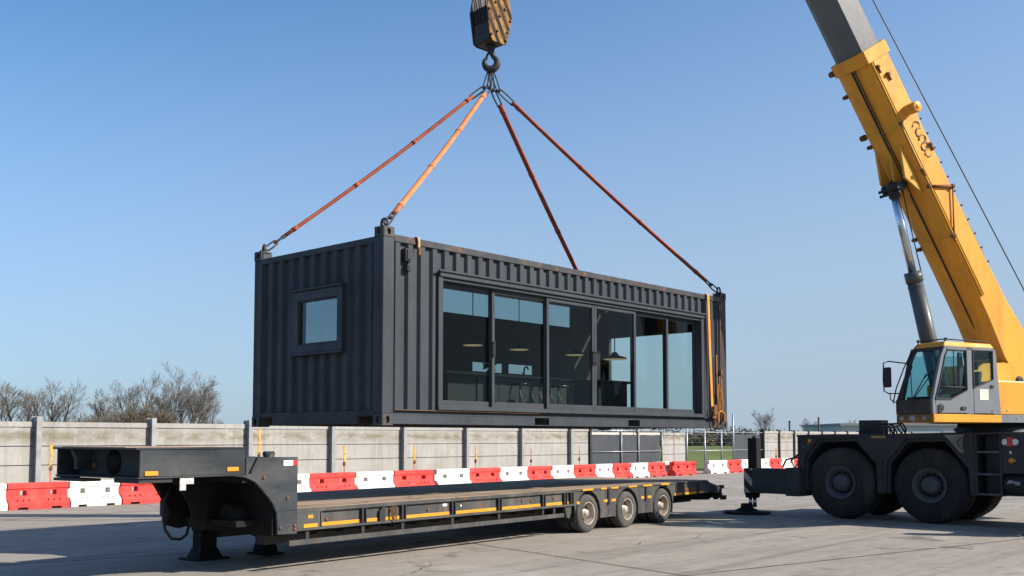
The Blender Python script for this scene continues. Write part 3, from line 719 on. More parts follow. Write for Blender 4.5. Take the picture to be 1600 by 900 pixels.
# dark frame inside the neck
inner = [(-10.0, 1.30), (-9.73, 1.167), (-9.547, .888), (-9.514, .78), (-9.55, .61), (-9.35, .55), (-9.16, .58), (-8.67, .44), (-8.19, .42), (-7.95, .31), (-7.65, .27), (-7.55, .52), (-8.3, 1.30)]
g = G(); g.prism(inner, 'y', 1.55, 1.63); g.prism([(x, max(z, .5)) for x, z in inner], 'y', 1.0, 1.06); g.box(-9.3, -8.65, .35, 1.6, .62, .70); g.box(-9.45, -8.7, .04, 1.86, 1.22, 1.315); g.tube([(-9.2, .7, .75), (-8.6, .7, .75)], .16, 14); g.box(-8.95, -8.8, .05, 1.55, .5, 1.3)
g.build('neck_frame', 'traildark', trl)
g = G(); g.tube([(-9.50, 1.45, 1.25), (-9.62, 1.50, .95), (-9.64, 1.5, .70), (-9.60, 1.5, .54), (-9.50, 1.5, .42), (-9.36, 1.5, .40), (-9.26, 1.5, .46), (-9.23, 1.5, .58)], .02, 8); g.build('air_hose', 'rubber', trl)
g = G(); g.box(-10.42, -10.33, -.014, -.004, 1.16, 1.31); g.box(-10.33, -10.22, -.014, -.004, 1.235, 1.31); g.build('bracket_plate', paint('chipped_white_plate', (.42, .42, .41), .6, .2, .5, .8, 9, (.2, .17, .13), .54), gn, .003)
for (x, z) in ((-10.90, 1.35), (-9.73, 1.375)):
    g = G(); g.box(x, x + .18, -.018, .001, z, z + .055); g.build('side_marker', 'amber', gn, .006)
# landing legs
for (x, y, wd) in ((-8.46, 2.2, .15), (-7.49, 2.0, .12)):
    g = G(); g.box(x - wd, x + wd, y - .13, y + .13, .42, 1.2); g.box(x - wd * .94, x + wd * .94, y - .11, y + .11, .06, .42)
    lg = g.build('landing_leg', 'traildark', trl, .01)
    g = G(); s_ = .29 if wd > .13 else .17
    g.hexa([(x - s_, y - .24, 0), (x + s_, y - .24, 0), (x + s_, y + .24, 0), (x - s_, y + .24, 0), (x - s_, y - .24, .03), (x + s_, y - .24, .03), (x + s_, y + .24, .03), (x - s_, y + .24, .03)])
    k = .21 if wd > .13 else .13
    g.hexa([(x - k, y - .16, .03), (x + k, y - .16, .03), (x + k, y + .16, .03), (x - k, y + .16, .03), (x - wd * .97, y - .115, .17), (x + wd * .97, y - .115, .17), (x + wd * .97, y + .115, .17), (x - wd * .97, y + .115, .17)])
    g.build('foot', 'traildark', lg, .006)
# deck
g = G(); g.box(-8.56, 3.55, .07, DW - .06, .78, .842)
g.hexa([(3.552, .07, .60), (4.15, .07, .56), (4.15, DW - .06, .56), (3.552, DW - .06, .60), (3.552, .07, .842), (4.15, .07, .66), (4.15, DW - .06, .66), (3.552, DW - .06, .842)])
g.build('deck', 'deck', trl)
# side beam: top chord, web, bottom chord, ribs
g = G()
g.box(-8.565, -1.95, .002, .068, .785, .836); g.box(-8.565, 3.55, DW - .058, DW, .6, .845)
g.box(-8.565, -1.95, .045, .065, .57, .785); g.box(-8.565, -1.95, -.002, .10, .535, .572)
g.box(-8.565, -8.15, .0, .046, .572, .785)                     # flush plate by the neck
g.box(-8.5, 4.1, .75, .95, .30, .78); g.box(-8.5, 4.1, 2.2, 2.4, .30, .78)
for i in range(16): g.box(-8.2 + i * .78, -8.12 + i * .78, .1, DW - .06, .62, .78)
sb = g.build('side_beam', 'trailer', trl, .004)
for x in (-8.16, -7.30, -6.47, -5.32, -4.12, -2.85, -2.17, -1.96):
    g = G(); g.box(x - .055, x - .012, -.004, .044, .573, .784); g.box(x + .02, x + .045, -.006, .044, .573, .784); g.build('rib', 'dkmetal' if x > -8 else 'trailer', sb, .004)
g = G(); g.box(-6.93, -6.87, -.004, .044, .573, .784); g.prism([(-6.93, .573), (-6.99, .573), (-6.99, .72), (-6.93, .784)], 'y', -.002, .044); g.build('rib', 'rubber', sb)
xs = [(-8.45, -8.20), (-8.11, -7.36), (-7.25, -7.0), (-6.85, -6.53), (-6.42, -5.38), (-5.27, -4.18), (-4.07, -2.91), (-2.80, -2.23), (-2.12, -2.02)]
for a, b in xs:
    y = -.006 if a < -8.12 else .038
    G().box(a, b, y, y + .005, .575, .625).build('reflective_strip', 'yelrefl', sb)
g = G()
for (x, z) in ((-8.0, .66), (-6.75, .71), (-3.45, .70), (-3.2, .69), (-5.9, .68), (-2.5, .70)): g.lathe([(.028, 0), (.028, .022), (.044, .03)], 8, 'y', (x, 0, z))
g.box(-8.37, -8.28, -.004, -.001, .70, .745, 1); g.box(-5.55, -5.45, .038, .043, .715, .755, 2); g.box(-5.13, -5.10, .03, .043, .69, .72, 2)
g.build('lashing_ring', ['rustedge', 'yelrefl', 'white'], sb)
# chain hanging on the rib
g = G()
for k in range(9): link(g, (-6.74 + .02 * (k % 2), .0 - .012 * (k % 2), .79 - k * .026), (-6.72 - .03 * (k % 2), -.01, .75 - k * .026), .014, .0055, Vector((1, 0, 0)) if k % 2 else Vector((0, 1, 0)))
g.build('chain', 'rustedge', sb); g = G()
for k in range(6): link(g, (-6.66 + .015 * (k % 3), .01, .78 - k * .034), (-6.65, -.01, .735 - k * .034), .014, .0055)
g.build('chain', 'rustedge', sb)
# lower guard rail
g = G(); g.box(-8.70, -2.24, -.01, .03, .345, .418); sr = g.build('guard_rail', 'trailer', trl, .005)
for x in (-8.35, -7.30, -6.47, -5.32, -4.12, -2.85, -2.5):
    g = G(); g.box(x - .03, x + .03, .03, .06, .38, .56); g.build('bracket', 'dkmetal', sr)
g = G()
for i in range(11): g.box(-8.0 + i * .52, -7.94 + i * .52, .3, .5, .44, .56)
g.box(-8.3, -2.2, .28, .34, .47, .53); g.build('air_tank_line', 'traildark', trl)
g = G(); g.prism([(-2.18, .57), (-1.95, .57), (-1.95, .42), (-2.02, .30), (-2.10, .33)], 'y', .03, .10); g.build('mud_flap', 'trailer', trl, .004)
# rear bogie side plate with wheel arches
WA = [-1.40, .02, 1.47]
def arch_poly():
    top = [(3.55, .838), (-1.95, .838)]; pts = list(top); pts += [(-1.95, .535), (-1.86, .535)]
    for i, c in enumerate(WA):
        rr = .435; a0 = 200 if i else 205
        for k in range(11):
            an = R(194 - k * 20.8); pts.append((c + rr * math.cos(an), .36 + rr * math.sin(an)))
    pts += [(1.93, .545), (3.60, .545), (3.72, .62), (3.60, .80)]
    return pts
g = G(); g.prism(arch_poly(), 'y', .02, .05); g.box(-1.95, 3.55, .004, .05, .80, .8385); ap = g.build('bogie_plate', 'trailer', trl, .004)
g = G()
for c in WA:
    for k in range(12):
        a1, a2 = R(200 - k * 18.5), R(200 - (k + 1) * 18.5); r0, r1 = .425, .41
        g.hexa([(c + r0 * math.cos(a1), .05, .36 + r0 * math.sin(a1)), (c + r0 * math.cos(a1), .70, .36 + r0 * math.sin(a1)), (c + r0 * math.cos(a2), .70, .36 + r0 * math.sin(a2)), (c + r0 * math.cos(a2), .05, .36 + r0 * math.sin(a2)),
                (c + r1 * math.cos(a1), .05, .36 + r1 * math.sin(a1)), (c + r1 * math.cos(a1), .70, .36 + r1 * math.sin(a1)), (c + r1 * math.cos(a2), .70, .36 + r1 * math.sin(a2)), (c + r1 * math.cos(a2), .05, .36 + r1 * math.sin(a2))])
g.box(1.93, 1.96, .06, .60, .20, .62); g.build('mudguard', 'rubber', trl)
for a, b, z in ((-1.62, -1.25, .80), (-.98, -.78, .80), (-.62, -.35, .80), (.05, .36, .80), (.62, .98, .80), (1.36, 1.72, .80), (-1.80, -1.70, .56), (-.86, -.72, .555), (-.58, -.42, .555), (.56, .68, .555), (.82, .97, .555), (1.97, 2.04, .56), (2.12, 2.30, .56), (2.38, 2.98, .56), (3.12, 3.34, .56)):
    z0 = z + .002; G().box(a, b, -.006 if z > .7 else .012, .0035 if z > .7 else .0195, z0 - (.0 if z > .7 else .005), z0 + (.034 if z > .7 else .045)).build('reflective_strip', 'yelrefl', ap)
g = G()
for x in (-.69, .745): g.box(x - .03, x + .03, -.01, .02, .50, .80); g.prism([(x - .12, .54), (x + .12, .54), (x + .05, .40), (x - .05, .40)], 'y', .03, .06); g.tube([(x, .03, .5), (x + .03, .02, .36), (x - .02, .04, .25)], .012, 6)
for x in (2.06, 3.05): g.box(x - .03, x + .03, .0, .02, .55, .80)
g.box(2.35, 2.95, .012, .0195, .63, .70, 1); g.build('suspension_bracket', ['dkmetal', 'rustedge'], ap, .003)
# tail
g = G(); g.prism([(1.95, .52), (3.5, .52), (4.2, .56), (4.2, .42), (4.05, .36), (2.2, .44)], 'y', .25, DW - .2); g.build('tail_frame', 'traildark', trl, .006)
g = G(); g.box(4.15, 4.22, .0, DW - .04, .40, .66); g.prism([(3.56, .80), (4.2, .66), (4.2, .5), (3.70, .56)], 'y', .01, .06); tb = g.build('tail_beam', 'dkmetal', trl, .006)
for y in (.05, DW - .35):
    for k in range(3): g = G(); g.lathe([(4.22, .055), (4.30, .06), (4.34, .05), (4.345, 0)], 14, 'x', (0, y + .08 + k * .13, .60 - .02 * (k % 2))); g.build('tail_light', ['rubber' if k else 'redlens'], tb)
g = G()
for k in range(4): g.box(4.22, 4.42 - .03 * k, -.02 + k * .09, .05 + k * .09, .36 + .04 * (k % 2), .46 + .05 * (k % 2))
g.box(4.2, 4.34, .0, .10, .62, .70); g.build('coupling_cluster', 'rubber', tb, .004)
# wheels: one built at the hub, copied
def wheel_small():
    r = empty('wheel', (0, 0, .365)); r.parent = trl
    R_ = .365
    pr = [(.02, .215), (.004, .24), (0.0, .29), (.012, .335), (.035, R_ - .006), (.05, R_), (.09, R_), (.095, R_ - .014), (.105, R_ - .014), (.11, R_), (.15, R_), (.155, R_ - .014), (.165, R_ - .014), (.17, R_), (.205, R_), (.22, R_ - .006), (.24, .335), (.25, .29), (.245, .22)]
    g = G(); g.lathe(pr, 48, 'y', capends=False); g.lathe([(-.0015, .262), (-.003, .268), (-.0015, .274)], 48, 'y', capends=False)
    g.lathe([(y + .30, q) for y, q in pr], 40, 'y', capends=False); g.build('tyre', 'tyre', r)
    g = G(); g.lathe([(.012, .205), (.002, .222), (.010, .212), (.05, .198), (.11, .190), (.135, .175)], 40, 'y', capends=False, mi=0)
    g.lathe([(.134, .176), (.15, .12), (.148, .09), (.09, .085), (.085, .075)], 40, 'y', capends=False, mi=1)
    g.lathe([(.10, .088), (.03, .068), (.022, .05), (.02, 0)], 20, 'y', mi=0)
    for k in range(10):
        an = 2 * math.pi * k / 10; g.lathe([(.118, 0), (.118, .010), (.146, .011)], 6, 'y', (.125 * math.cos(an), 0, .125 * math.sin(an)), mi=0)
    g.build('rim', ['rim', 'rimdark'], r)
    return r
wh = wheel_small(); wh.location = (WA[0], .008, .363)
for c in WA[1:]: q = copy_tree(wh, trl); q.location = (c, .008, .363)
for c in WA: q = copy_tree(wh, trl); q.location = (c, DW - .02, .363); q.rotation_euler[2] = math.pi
for c in WA: G().tube([(c, .3, .363), (c, DW - .3, .363)], .07, 10).build('axle', 'traildark', trl)

# ================================================================== MOBILE CRANE
KX = (8.8, 21.62); YAW_K = -R(46)
crn = empty('mobile_crane', (*KX, 0), rz_of(YAW_K), 'yellow mobile crane with raised telescopic boom on a black wheeled carrier', 'crane')
# carrier side skirt with the two wheel arches (profile in along / height)
sk = [(3.05, 1.868), (3.06, .468), (2.90, .49), (2.885, .60), (2.885, 1.30), (2.80, 1.47), (2.53, 1.775), (1.62, 1.805), (1.15, 1.28), (1.125, .60), (.965, .60), (.93, 1.285), (.515, 1.78), (-.325, 1.805), (-.81, 1.14), (-.845, .63), (-.90, .63), (-.90, 1.92)]
g = G(); g.prism(sk, 'y', -.06, .012)
# flared inner lips
sk2 = [(2.89, .60), (2.885, 1.30), (2.80, 1.47), (2.53, 1.775), (1.62, 1.805), (1.15, 1.28), (1.125, .60), (1.19, .60), (1.21, 1.25), (1.66, 1.73), (2.50, 1.70), (2.74, 1.42), (2.82, 1.28), (2.82, .60)]
g.prism(sk2, 'y', -.62, -.04)
sk3 = [(.965, .60), (.93, 1.285), (.515, 1.78), (-.325, 1.805), (-.81, 1.14), (-.845, .63), (-.79, .63), (-.755, 1.17), (-.30, 1.73), (.49, 1.71), (.87, 1.25), (.90, .60)]
g.prism(sk3, 'y', -.62, -.04)
g.box(1.03, 1.06, -.05, .035, .6, 1.32)
g.build('side_skirt', 'carrier', crn, .006)
g = G(); g.hexa([(3.06, -2.27, 1.80), (3.06, .015, 1.80), (-4.2, .015, 1.865), (-4.2, -2.27, 1.865), (3.06, -2.27, 1.872), (3.06, .015, 1.872), (-4.2, .015, 1.94), (-4.2, -2.27, 1.94)][::1]) if False else None
g.add([(3.07, -2.28, 1.83), (3.07, .02, 1.83), (-4.2, .02, 1.90), (-4.2, -2.28, 1.90), (3.07, -2.28, 1.875), (3.07, .02, 1.875), (-4.2, .02, 1.945), (-4.2, -2.28, 1.945)], [(0, 1, 2, 3), (7, 6, 5, 4), (0, 4, 5, 1), (1, 5, 6, 2), (2, 6, 7, 3), (3, 7, 4, 0)])
g.build('carrier_deck', 'carrier', crn, .006)
g = G(); g.box(-4.2, 3.0, -1.72, -.60, .62, 1.83); g.box(2.86, 3.05, -2.25, -.065, 1.1, 1.83); g.box(-4.1, -.93, -2.25, -.55, .62, 1.87); g.box(-1.0, -.88, -.55, -.12, .63, 1.85)
g.prism(sk, 'y', -2.265, -2.20); g.build('chassis', 'traildark', crn, .01)
# ladder recess and rungs
g = G(); g.box(-.955, -.905, -.30, .01, .63, 1.87); g.box(-1.435, -1.39, -.30, .01, .63, 1.88); g.box(-1.39, -.955, -.42, -.36, .63, 1.86); ld = g.build('ladder', 'carrier', crn, .005)
for z in (1.52, 1.07, .665): G().box(-1.389, -.956, -.20, .0, z - .025, z + .02).build('rung', 'hubgrey', ld, .004)
# side locker with lights
g = G(); g.box(-4.2, -1.44, -.5, .008, 1.09, 1.895); lk = g.build('locker', 'carrier', crn, .008)
g = G(); g.tube([(-1.46, -.22, .86), (-4.0, -.22, .86)], .225, 24); tk = g.build('tank', 'carrier', crn)
g = G(); rnd = random.Random(2)
for dx, dz, rr in ((-.08, .0, .05), (.05, .03, .045), (-.02, .02, .03), (.1, .0, .02)): g.box(-1.64 + dx - rr, -1.64 + dx + rr, .0, .012, .90 + dz - rr * .7, .90 + dz + rr * .7)
g.build('worn_lettering', paint('worn_letter_paint', (.34, .34, .34), .7, .3, .6, 0, 9, (.05, .05, .05)), tk)
g = G(); g.lathe([(.04, 0), (.04, .06), (.0085, .07)], 14, 'y', (-1.70, 0, 1.72), 0); g.lathe([(.04, 0), (.04, .06), (.0085, .07)], 14, 'y', (-1.51, 0, 1.72), 0); g.box(-1.66, -1.55, .009, .045, 1.63, 1.82, 1); g.build('light_cluster', ['white', 'redlens'], lk, .004)
g = G(); g.box(-1.63, -1.59, .009, .03, 1.49, 1.54); g.build('lamp', 'white', lk, .003)
g = G(); g.lathe([(.04, 0), (.04, .05), (.0085, .06)], 14, 'y', (-1.62, 0, 1.35)); g.box(-1.70, -1.64, .009, .03, 1.33, 1.37); g.build('indicator', 'amber', lk)
# small fittings on the skirt
g = G(); g.box(.95, 1.27, .013, .018, 1.80, 1.85); g.build('rating_plate', paint('brass_plate', (.36, .25, .10), .5, .2, .4, 0, 8), crn)
g = G(); g.prism([(-.30, 1.865), (-.73, 1.875), (-.70, 1.845), (-.40, 1.845), (-.62, 1.52), (-.68, 1.50), (-.70, 1.56)], 'y', .013, .03); g.build('mirror_arm', 'galv', crn, .004)
g = G(); g.tube([(-.66, .03, 1.8), (-.58, .04, 1.72), (-.62, .04, 1.62)], .014, 6); g.lathe([(.013, 0), (.02, .045), (.013, .05)], 12, 'y', (2.78, 0, 1.66)); g.box(2.70, 2.78, .013, .02, 1.70, 1.78, 1); g.lathe([(.013, 0), (.024, .03), (.013, .045)], 12, 'y', (2.88, 0, 1.60)); g.build('badge', ['hubgrey', 'amber'], crn)
g = G(); g.box(1.22, 1.72, -.75, -.35, 1.885, 2.20); g.box(1.30, 1.64, -.34, -.345, 1.98, 2.12); g.build('deck_box', 'carrier', crn, .008)
g = G()
for k in range(4): x = 1.16 - k * .09; g.tube([(x, -.3, 1.86), (x + .02, -.32, 2.02 + .02 * (k % 2)), (x - .10, -.4, 2.06 + .03 * (k % 2)), (x - .16, -.5, 1.9)], .018, 7)
g.tube([(1.3, -.4, 2.10), (.75, -.42, 2.12), (.68, -.42, 2.0), (.70, -.42, 1.88)], .022, 7); g.build('deck_hose', 'rubber', crn)
g = G(); g.tube([(3.0, -.3, 1.5), (3.15, -.2, 1.42), (3.3, -.15, 1.28), (3.2, -.1, 1.12), (3.08, -.15, 1.24), (3.12, -.2, 1.36), (3.4, -.1, 1.30), (3.5, -.1, 1.12)], .022, 7); g.build('front_hose', 'rubber', crn)
# crane wheels
def wheel_big():
    r = empty('wheel', (0, 0, 0)); r.parent = crn; Rr = .815; wd = .62
    pr = [(-.03, .36), (-.01, .40), (0, .50), (-.005, .62), (-.02, .70), (-.06, .765), (-.10, Rr - .025), (-wd + .10, Rr - .025), (-wd + .06, .765), (-wd + .02, .70), (-wd, .55), (-wd + .03, .36)]
    g = G(); g.lathe(pr, 64, 'y', capends=False)
    for sd in (0, 1):
        for k in range(30):
            a = 2 * math.pi * (k + .5 * sd) / 30; da = .055; skew = .05 * (1 if sd else -1)
            y0, y1 = (-.035, -.30) if sd == 0 else (-.32, -wd + .035)
            ca = [(a - da, y0), (a + da, y0), (a + da + skew, y1), (a - da + skew, y1)]
            ro = Rr; ri = Rr - .05
            def rad(y, r_): return r_ - (.05 if (y > -.06 or y < -wd + .06) else 0)
            g.hexa([(rad(y, ri) * math.cos(t_), y, rad(y, ri) * math.sin(t_)) for t_, y in ca] + [(rad(y, ro) * math.cos(t_), y, rad(y, ro) * math.sin(t_)) for t_, y in ca])
    g.build('tyre', 'tyrebig', r)
    g = G(); g.lathe([(-.025, .345), (.004, .372), (.008, .358), (-.012, .335), (-.04, .285), (-.12, .265), (-.14, .25)], 48, 'y', capends=False, mi=0)
    g.lathe([(-.138, .262), (-.15, .215), (-.14, .18)], 48, 'y', capends=False, mi=1)
    g.lathe([(-.15, .20), (-.04, .185), (-.005, .175), (.012, .12), (.014, 0)], 40, 'y', mi=0)
    for k in range(12): an = 2 * math.pi * k / 12; g.lathe([(-.12, 0), (-.12, .014), (-.145, .016)], 6, 'y', (.235 * math.cos(an), 0, .235 * math.sin(an)), mi=0)
    for k in range(8): an = 2 * math.pi * k / 8; g.lathe([(.016, 0), (.016, .010), (.004, .012)], 6, 'y', (.145 * math.cos(an), 0, .145 * math.sin(an)), mi=0)
    g.build('rim', ['hubgrey', 'traildark'], r); return r
wb = wheel_big(); wb.location = (.035, .0, .805)
q = copy_tree(wb, crn); q.location = (2.03, 0, .805)
for x in (.035, 2.03): q = copy_tree(wb, crn); q.location = (x, -2.27, .805); q.rotation_euler[2] = math.pi
for x in (.035, 2.03): G().tube([(x, -.6, .805), (x, -1.7, .805)], .16, 12).build('axle', 'traildark', crn)
# front outrigger: beam, jack, foot
g = G(); g.box(3.06, 4.36, -.32, .20, .505, 1.085); g.box(2.9, 3.25, -.36, .24, .47, 1.12); ob = g.build('outrigger_beam', 'carrier', crn, .01)
g = G(); g.box(4.14, 4.36, .2005, .206, .51, 1.08); g.box(4.3605, 4.366, -.31, .19, .51, 1.08); g.build('hazard_panel', 'hazwhite', ob)
g = G(); g.box(4.10, 4.34, -.17, .05, 1.085, 1.80); g.lathe([(1.80, .06), (1.83, .045), (1.86, .03), (1.86, 0)], 12, 'z', (4.22, -.06, 0)); g.box(4.335, 4.35, -.10, -.02, 1.2, 1.7); ja = g.build('jack', 'traildark', ob, .01)
g = G(); g.lathe([(.38, .16), (.505, .19), (.505, 0)], 20, 'z', (4.27, -.03, 0)); g.build('jack_collar', 'traildark', ob)
g = G(); g.tube([(4.21, -.03, .16), (4.21, -.03, .42)], .045, 12); g.tube([(4.33, -.03, .16), (4.33, -.03, .42)], .045, 12); g.build('jack_rod', 'rod', ob)
def foot(x, y, rr):
    g = G(); g.lathe([(0, rr), (.045, rr), (.06, rr * .96), (.06, 0)], 32, 'z', (x, y, 0)); g.lathe([(.058, rr * .52), (.085, rr * .5), (.14, rr * .28), (.15, rr * .27), (.24, rr * .24), (.25, 0)], 20, 'z', (x, y, 0)); return g.build('outrigger_foot', 'traildark', crn, .004)
foot(4.40, .02, .56); foot(-2.62, 1.25, .40); foot(2.75, -3.1, .42); foot(-3.4, -3.3, .42)
g = G(); g.box(-2.92, -2.34, .0, 1.42, .62, 1.02); g.box(-2.78, -2.48, 1.05, 1.42, .40, 1.6); g.tube([(-2.62, 1.25, .2), (-2.62, 1.25, .6)], .07, 12); g.build('rear_outrigger', 'carrier', crn, .01)
g = G(); g.box(2.50, 3.0, -3.2, -1.8, .62, 1.02); g.tube([(2.75, -3.1, .2), (2.75, -3.1, .7)], .08, 12); g.box(-3.6, -3.1, -3.4, -2.2, .62, 1.02); g.tube([(-3.4, -3.3, .2), (-3.4, -3.3, .7)], .08, 12); g.build('far_outrigger', 'carrier', crn, .01)

# ---- upper works: own axes (f forward to the hook, s towards the sunny side)
ANG = -2.7206267; C0 = Vector((10.2, 21.76, 0))
SM = (Matrix.Translation((*KX, 0)) @ Matrix.Rotation(rz_of(YAW_K), 4, 'Z')).inverted() @ Matrix.Translation(C0) @ Matrix.Rotation(ANG, 4, 'Z')
def sg(): return G(mtx=SM)
g = sg(); g.lathe([(1.90, .72), (1.99, .78), (2.03, .70), (2.14, .68), (2.14, 0)], 36, 'z'); g.build('turntable', 'dkmetal', crn)
g = sg(); g.box(-2.9, .855, -.95, .90, 2.275, 2.935); g.box(-2.9, .80, -.55, -.45, 2.9, 3.5) if False else None
ub = g.build('machinery_house', 'yellow', crn, .012)
g = sg(); g.box(-2.9, .80, -.96, .895, 2.11, 2.272); g.build('lower_skirt', 'cabgrey', ub, .006)
g = sg(); g.box(-2.88, .84, -.93, .88, 2.936, 2.955); g.build('walkway', 'cream', ub)
g = sg(); g.box(.80, .806, .60, .901, 2.3, 2.92) if False else None
g.lathe([(.9005, 0), (.91, .02), (.9005, .026)], 10, 'y', (.62, 0, 2.36)); g.lathe([(.9005, 0), (.908, .012), (.9005, .016)], 10, 'y', (.35, 0, 2.20)); g.build('grommet', 'galv', ub)
g = sg(); g.box(-4.0, -2.92, -1.1, 1.05, 2.15, 3.5); g.build('counterweight', 'yellowdirt', crn, .03)
# boom foot brackets
for s0 in (-.86, .13):
    g = sg(); g.prism([(.84, 2.94), (.84, 3.12), (.42, 3.36), (-.2, 3.40), (-1.6, 3.2), (-2.0, 2.94)], 'y', s0, s0 + .05); g.build('boom_bracket', 'yellow', ub, .006)
g = sg(); g.lathe([(-.9, .07), (.22, .07)], 16, 'y', (-.62, 0, 3.02)); g.lathe([(.185, .11), (.21, .10), (.21, 0)], 16, 'y', (-.62, 0, 3.02)); g.build('boom_pin', 'dkmetal', ub)
g = sg(); g.lathe([(-.75, .36), (-.74, .40), (-.70, .40), (-.69, .26), (-.0, .26), (.01, .40), (.05, .40), (.06, .36)], 28, 'y', (-1.75, 0, 3.35)); g.build('winch_drum', 'dkmetal', ub)
# cab
sN, sF = .92, -.04
side = [(2.64, 2.105), (2.655, 2.54), (2.555, 2.91), (2.40, 3.42), (2.30, 3.645), (1.62, 3.665), (.985, 3.63), (.905, 3.40), (.868, 2.92), (.80, 2.105)]
cabp = empty('cab', (0, 0, 0)); cabp.parent = crn
bpy.context.view_layer.update()
# shell made of pillars and panels so that the windows are open
def cprism(name, poly, s0, s1, mat, bev=.005, par=None):
    g = sg(); g.prism(poly, 'y', s0, s1); return g.build(name, mat, par or cabp, bev)
bpy.data.objects.remove(cabp)
g = sg(); g.prism([(2.64, 2.105), (2.645, 2.27), (.815, 2.262), (.80, 2.105)], 'y', sF, sN + .004); cabp = g.build('cab', 'yellow', crn, .012)
g = sg(); g.box(2.645, 2.66, sF + .02, sN - .02, 2.11, 2.265); g.build('front_bumper', paint('grimy_yellow', (.20, .12, .04), .6, .3, .6, .5, 4, (.06, .045, .03), .55), cabp, .004)
g = sg()
for s_, rr in ((.12, .05), (.40, .07), (.70, .045)): g.lathe([(2.66, rr), (2.672, rr), (2.672, 0)], 12, 'x', (0, s_, 2.19))
g.build('front_lamp', 'galv', cabp)
# near side wall: grey frame with two door panels
fr = [([(2.655, 2.272), (2.66, 2.54), (2.56, 2.91), (2.405, 3.42), (2.31, 3.60), (2.20, 3.60), (2.30, 3.42), (2.455, 2.91), (2.585, 2.54), (2.56, 2.272)], 'front_pillar'),
      ([(1.74, 2.272), (1.74, 3.60), (1.56, 3.60), (1.56, 2.272)], 'middle_pillar'),
      ([(1.02, 2.272), (1.02, 3.58), (.985, 3.60), (.905, 3.40), (.868, 2.92), (.815, 2.272)], 'rear_pillar'),
      ([(2.30, 3.53), (2.24, 3.62), (1.0, 3.61), (1.0, 3.545)], 'roof_rail')]
for p, nm in fr: cprism(nm, p, sN - .06, sN, 'cabgrey')
dr = cprism('cab_door', [(2.565, 2.285), (2.588, 2.555), (2.19, 2.555), (1.735, 2.74), (1.735, 2.285)], sN - .045, sN + .006, 'cabgrey', .008)
dr.parent = cabp
g = sg(); g.box(1.79, 1.92, sN + .006, sN + .03, 2.36, 2.42); g.build('handle', 'rubber', cabp, .004)
g = sg(); g.lathe([(sN + .006, 0), (sN + .03, .05), (sN + .006, .075)], 14, 'y', (2.44, 0, 2.40)); g.box(2.44, 2.52, sN + .006, sN + .025, 2.30, 2.45); g.build('grab_handle', 'rubber', cabp)
cprism('side_panel', [(1.56, 2.285), (1.56, 2.79), (1.02, 2.97), (1.0, 2.285)], sN - .045, sN + .004, 'cabgrey', .008)
g = sg(); g.box(1.165, 1.40, sN + .0045, sN + .009, 2.56, 2.77); g.build('notice_sticker', 'cream', cabp)
g = sg()
for k in range(4): g.box(1.21, 1.35 - .03 * (k % 2), sN + .0092, sN + .0098, 2.70 - k * .035, 2.708 - k * .035)
g.build('notice_text', plain('faded_print', (.42, .36, .26), .7), cabp)
g = sg(); g.box(1.02, 1.10, sN + .004, sN + .022, 2.80, 2.86); g.box(1.06, 1.085, sN + .004, sN + .012, 2.32, 2.35); g.build('latch', 'rubber', cabp, .003)
def pane(poly, s_, name='side_window'): return cprism(name, poly, s_, s_ + .006, 'cabglass', 0)
pane([(2.585, 2.556), (2.456, 2.91), (2.30, 3.42), (2.24, 3.529), (1.741, 3.529), (1.741, 2.745), (2.19, 2.556)], sN - .035)
pane([(1.559, 2.795), (1.559, 3.544), (1.021, 3.544), (1.021, 2.972)], sN - .035)
# window seals
g = sg()
for poly in ([(2.585, 2.556), (2.456, 2.91), (2.30, 3.42), (2.24, 3.529), (1.741, 3.529), (1.741, 2.745), (2.19, 2.556)], [(1.559, 2.795), (1.559, 3.544), (1.021, 3.544), (1.021, 2.972)]):
    g.tube([(x, sN + .002, z) for x, z in poly + [poly[0]]], .018, 6, caps=False, sm=False)
g.tube([(2.5, sN - .01, 2.80), (1.75, sN - .01, 2.80)], .012, 6); g.tube([(2.06, sN - .01, 2.80), (2.06, sN - .01, 3.52)], .012, 6); g.build('window_seal', 'rubber', cabp)
# far side, rear, roof, front
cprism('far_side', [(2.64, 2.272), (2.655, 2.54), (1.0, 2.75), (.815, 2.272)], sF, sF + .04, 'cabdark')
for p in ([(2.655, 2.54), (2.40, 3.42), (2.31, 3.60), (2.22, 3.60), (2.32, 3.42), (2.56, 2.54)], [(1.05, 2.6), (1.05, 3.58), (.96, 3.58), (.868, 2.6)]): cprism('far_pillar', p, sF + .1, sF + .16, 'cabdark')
cprism('far_window', [(2.56, 2.56), (2.30, 3.45), (1.05, 3.5), (1.05, 2.78)], sF + .12, sF + .126, 'cabglass', 0)
g = sg(); g.box(.835, .868, .1, sN - .06, 2.272, 2.92); g.build('rear_panel', 'cabgrey', cabp); g = sg(); g.add([(.868, .08, 3.4), (.868, .86, 3.4), (.905, .86, 3.58), (.905, .08, 3.58), (.83, .08, 3.4), (.83, .86, 3.4), (.87, .86, 3.58), (.87, .08, 3.58)], [(0, 1, 2, 3), (7, 6, 5, 4), (0, 4, 5, 1), (1, 5, 6, 2), (2, 6, 7, 3), (3, 7, 4, 0)]); g.build('rear_header', 'cabgrey', cabp)
g = sg(); g.hexa([(.965, .12, 3.595), (2.34, .12, 3.60), (2.34, sN + .008, 3.60), (.965, sN + .008, 3.595), (1.02, .16, 3.69), (2.25, .16, 3.70), (2.27, sN - .03, 3.70), (1.02, sN - .03, 3.69)]); g.build('roof', 'yellow', cabp, .02, 2)
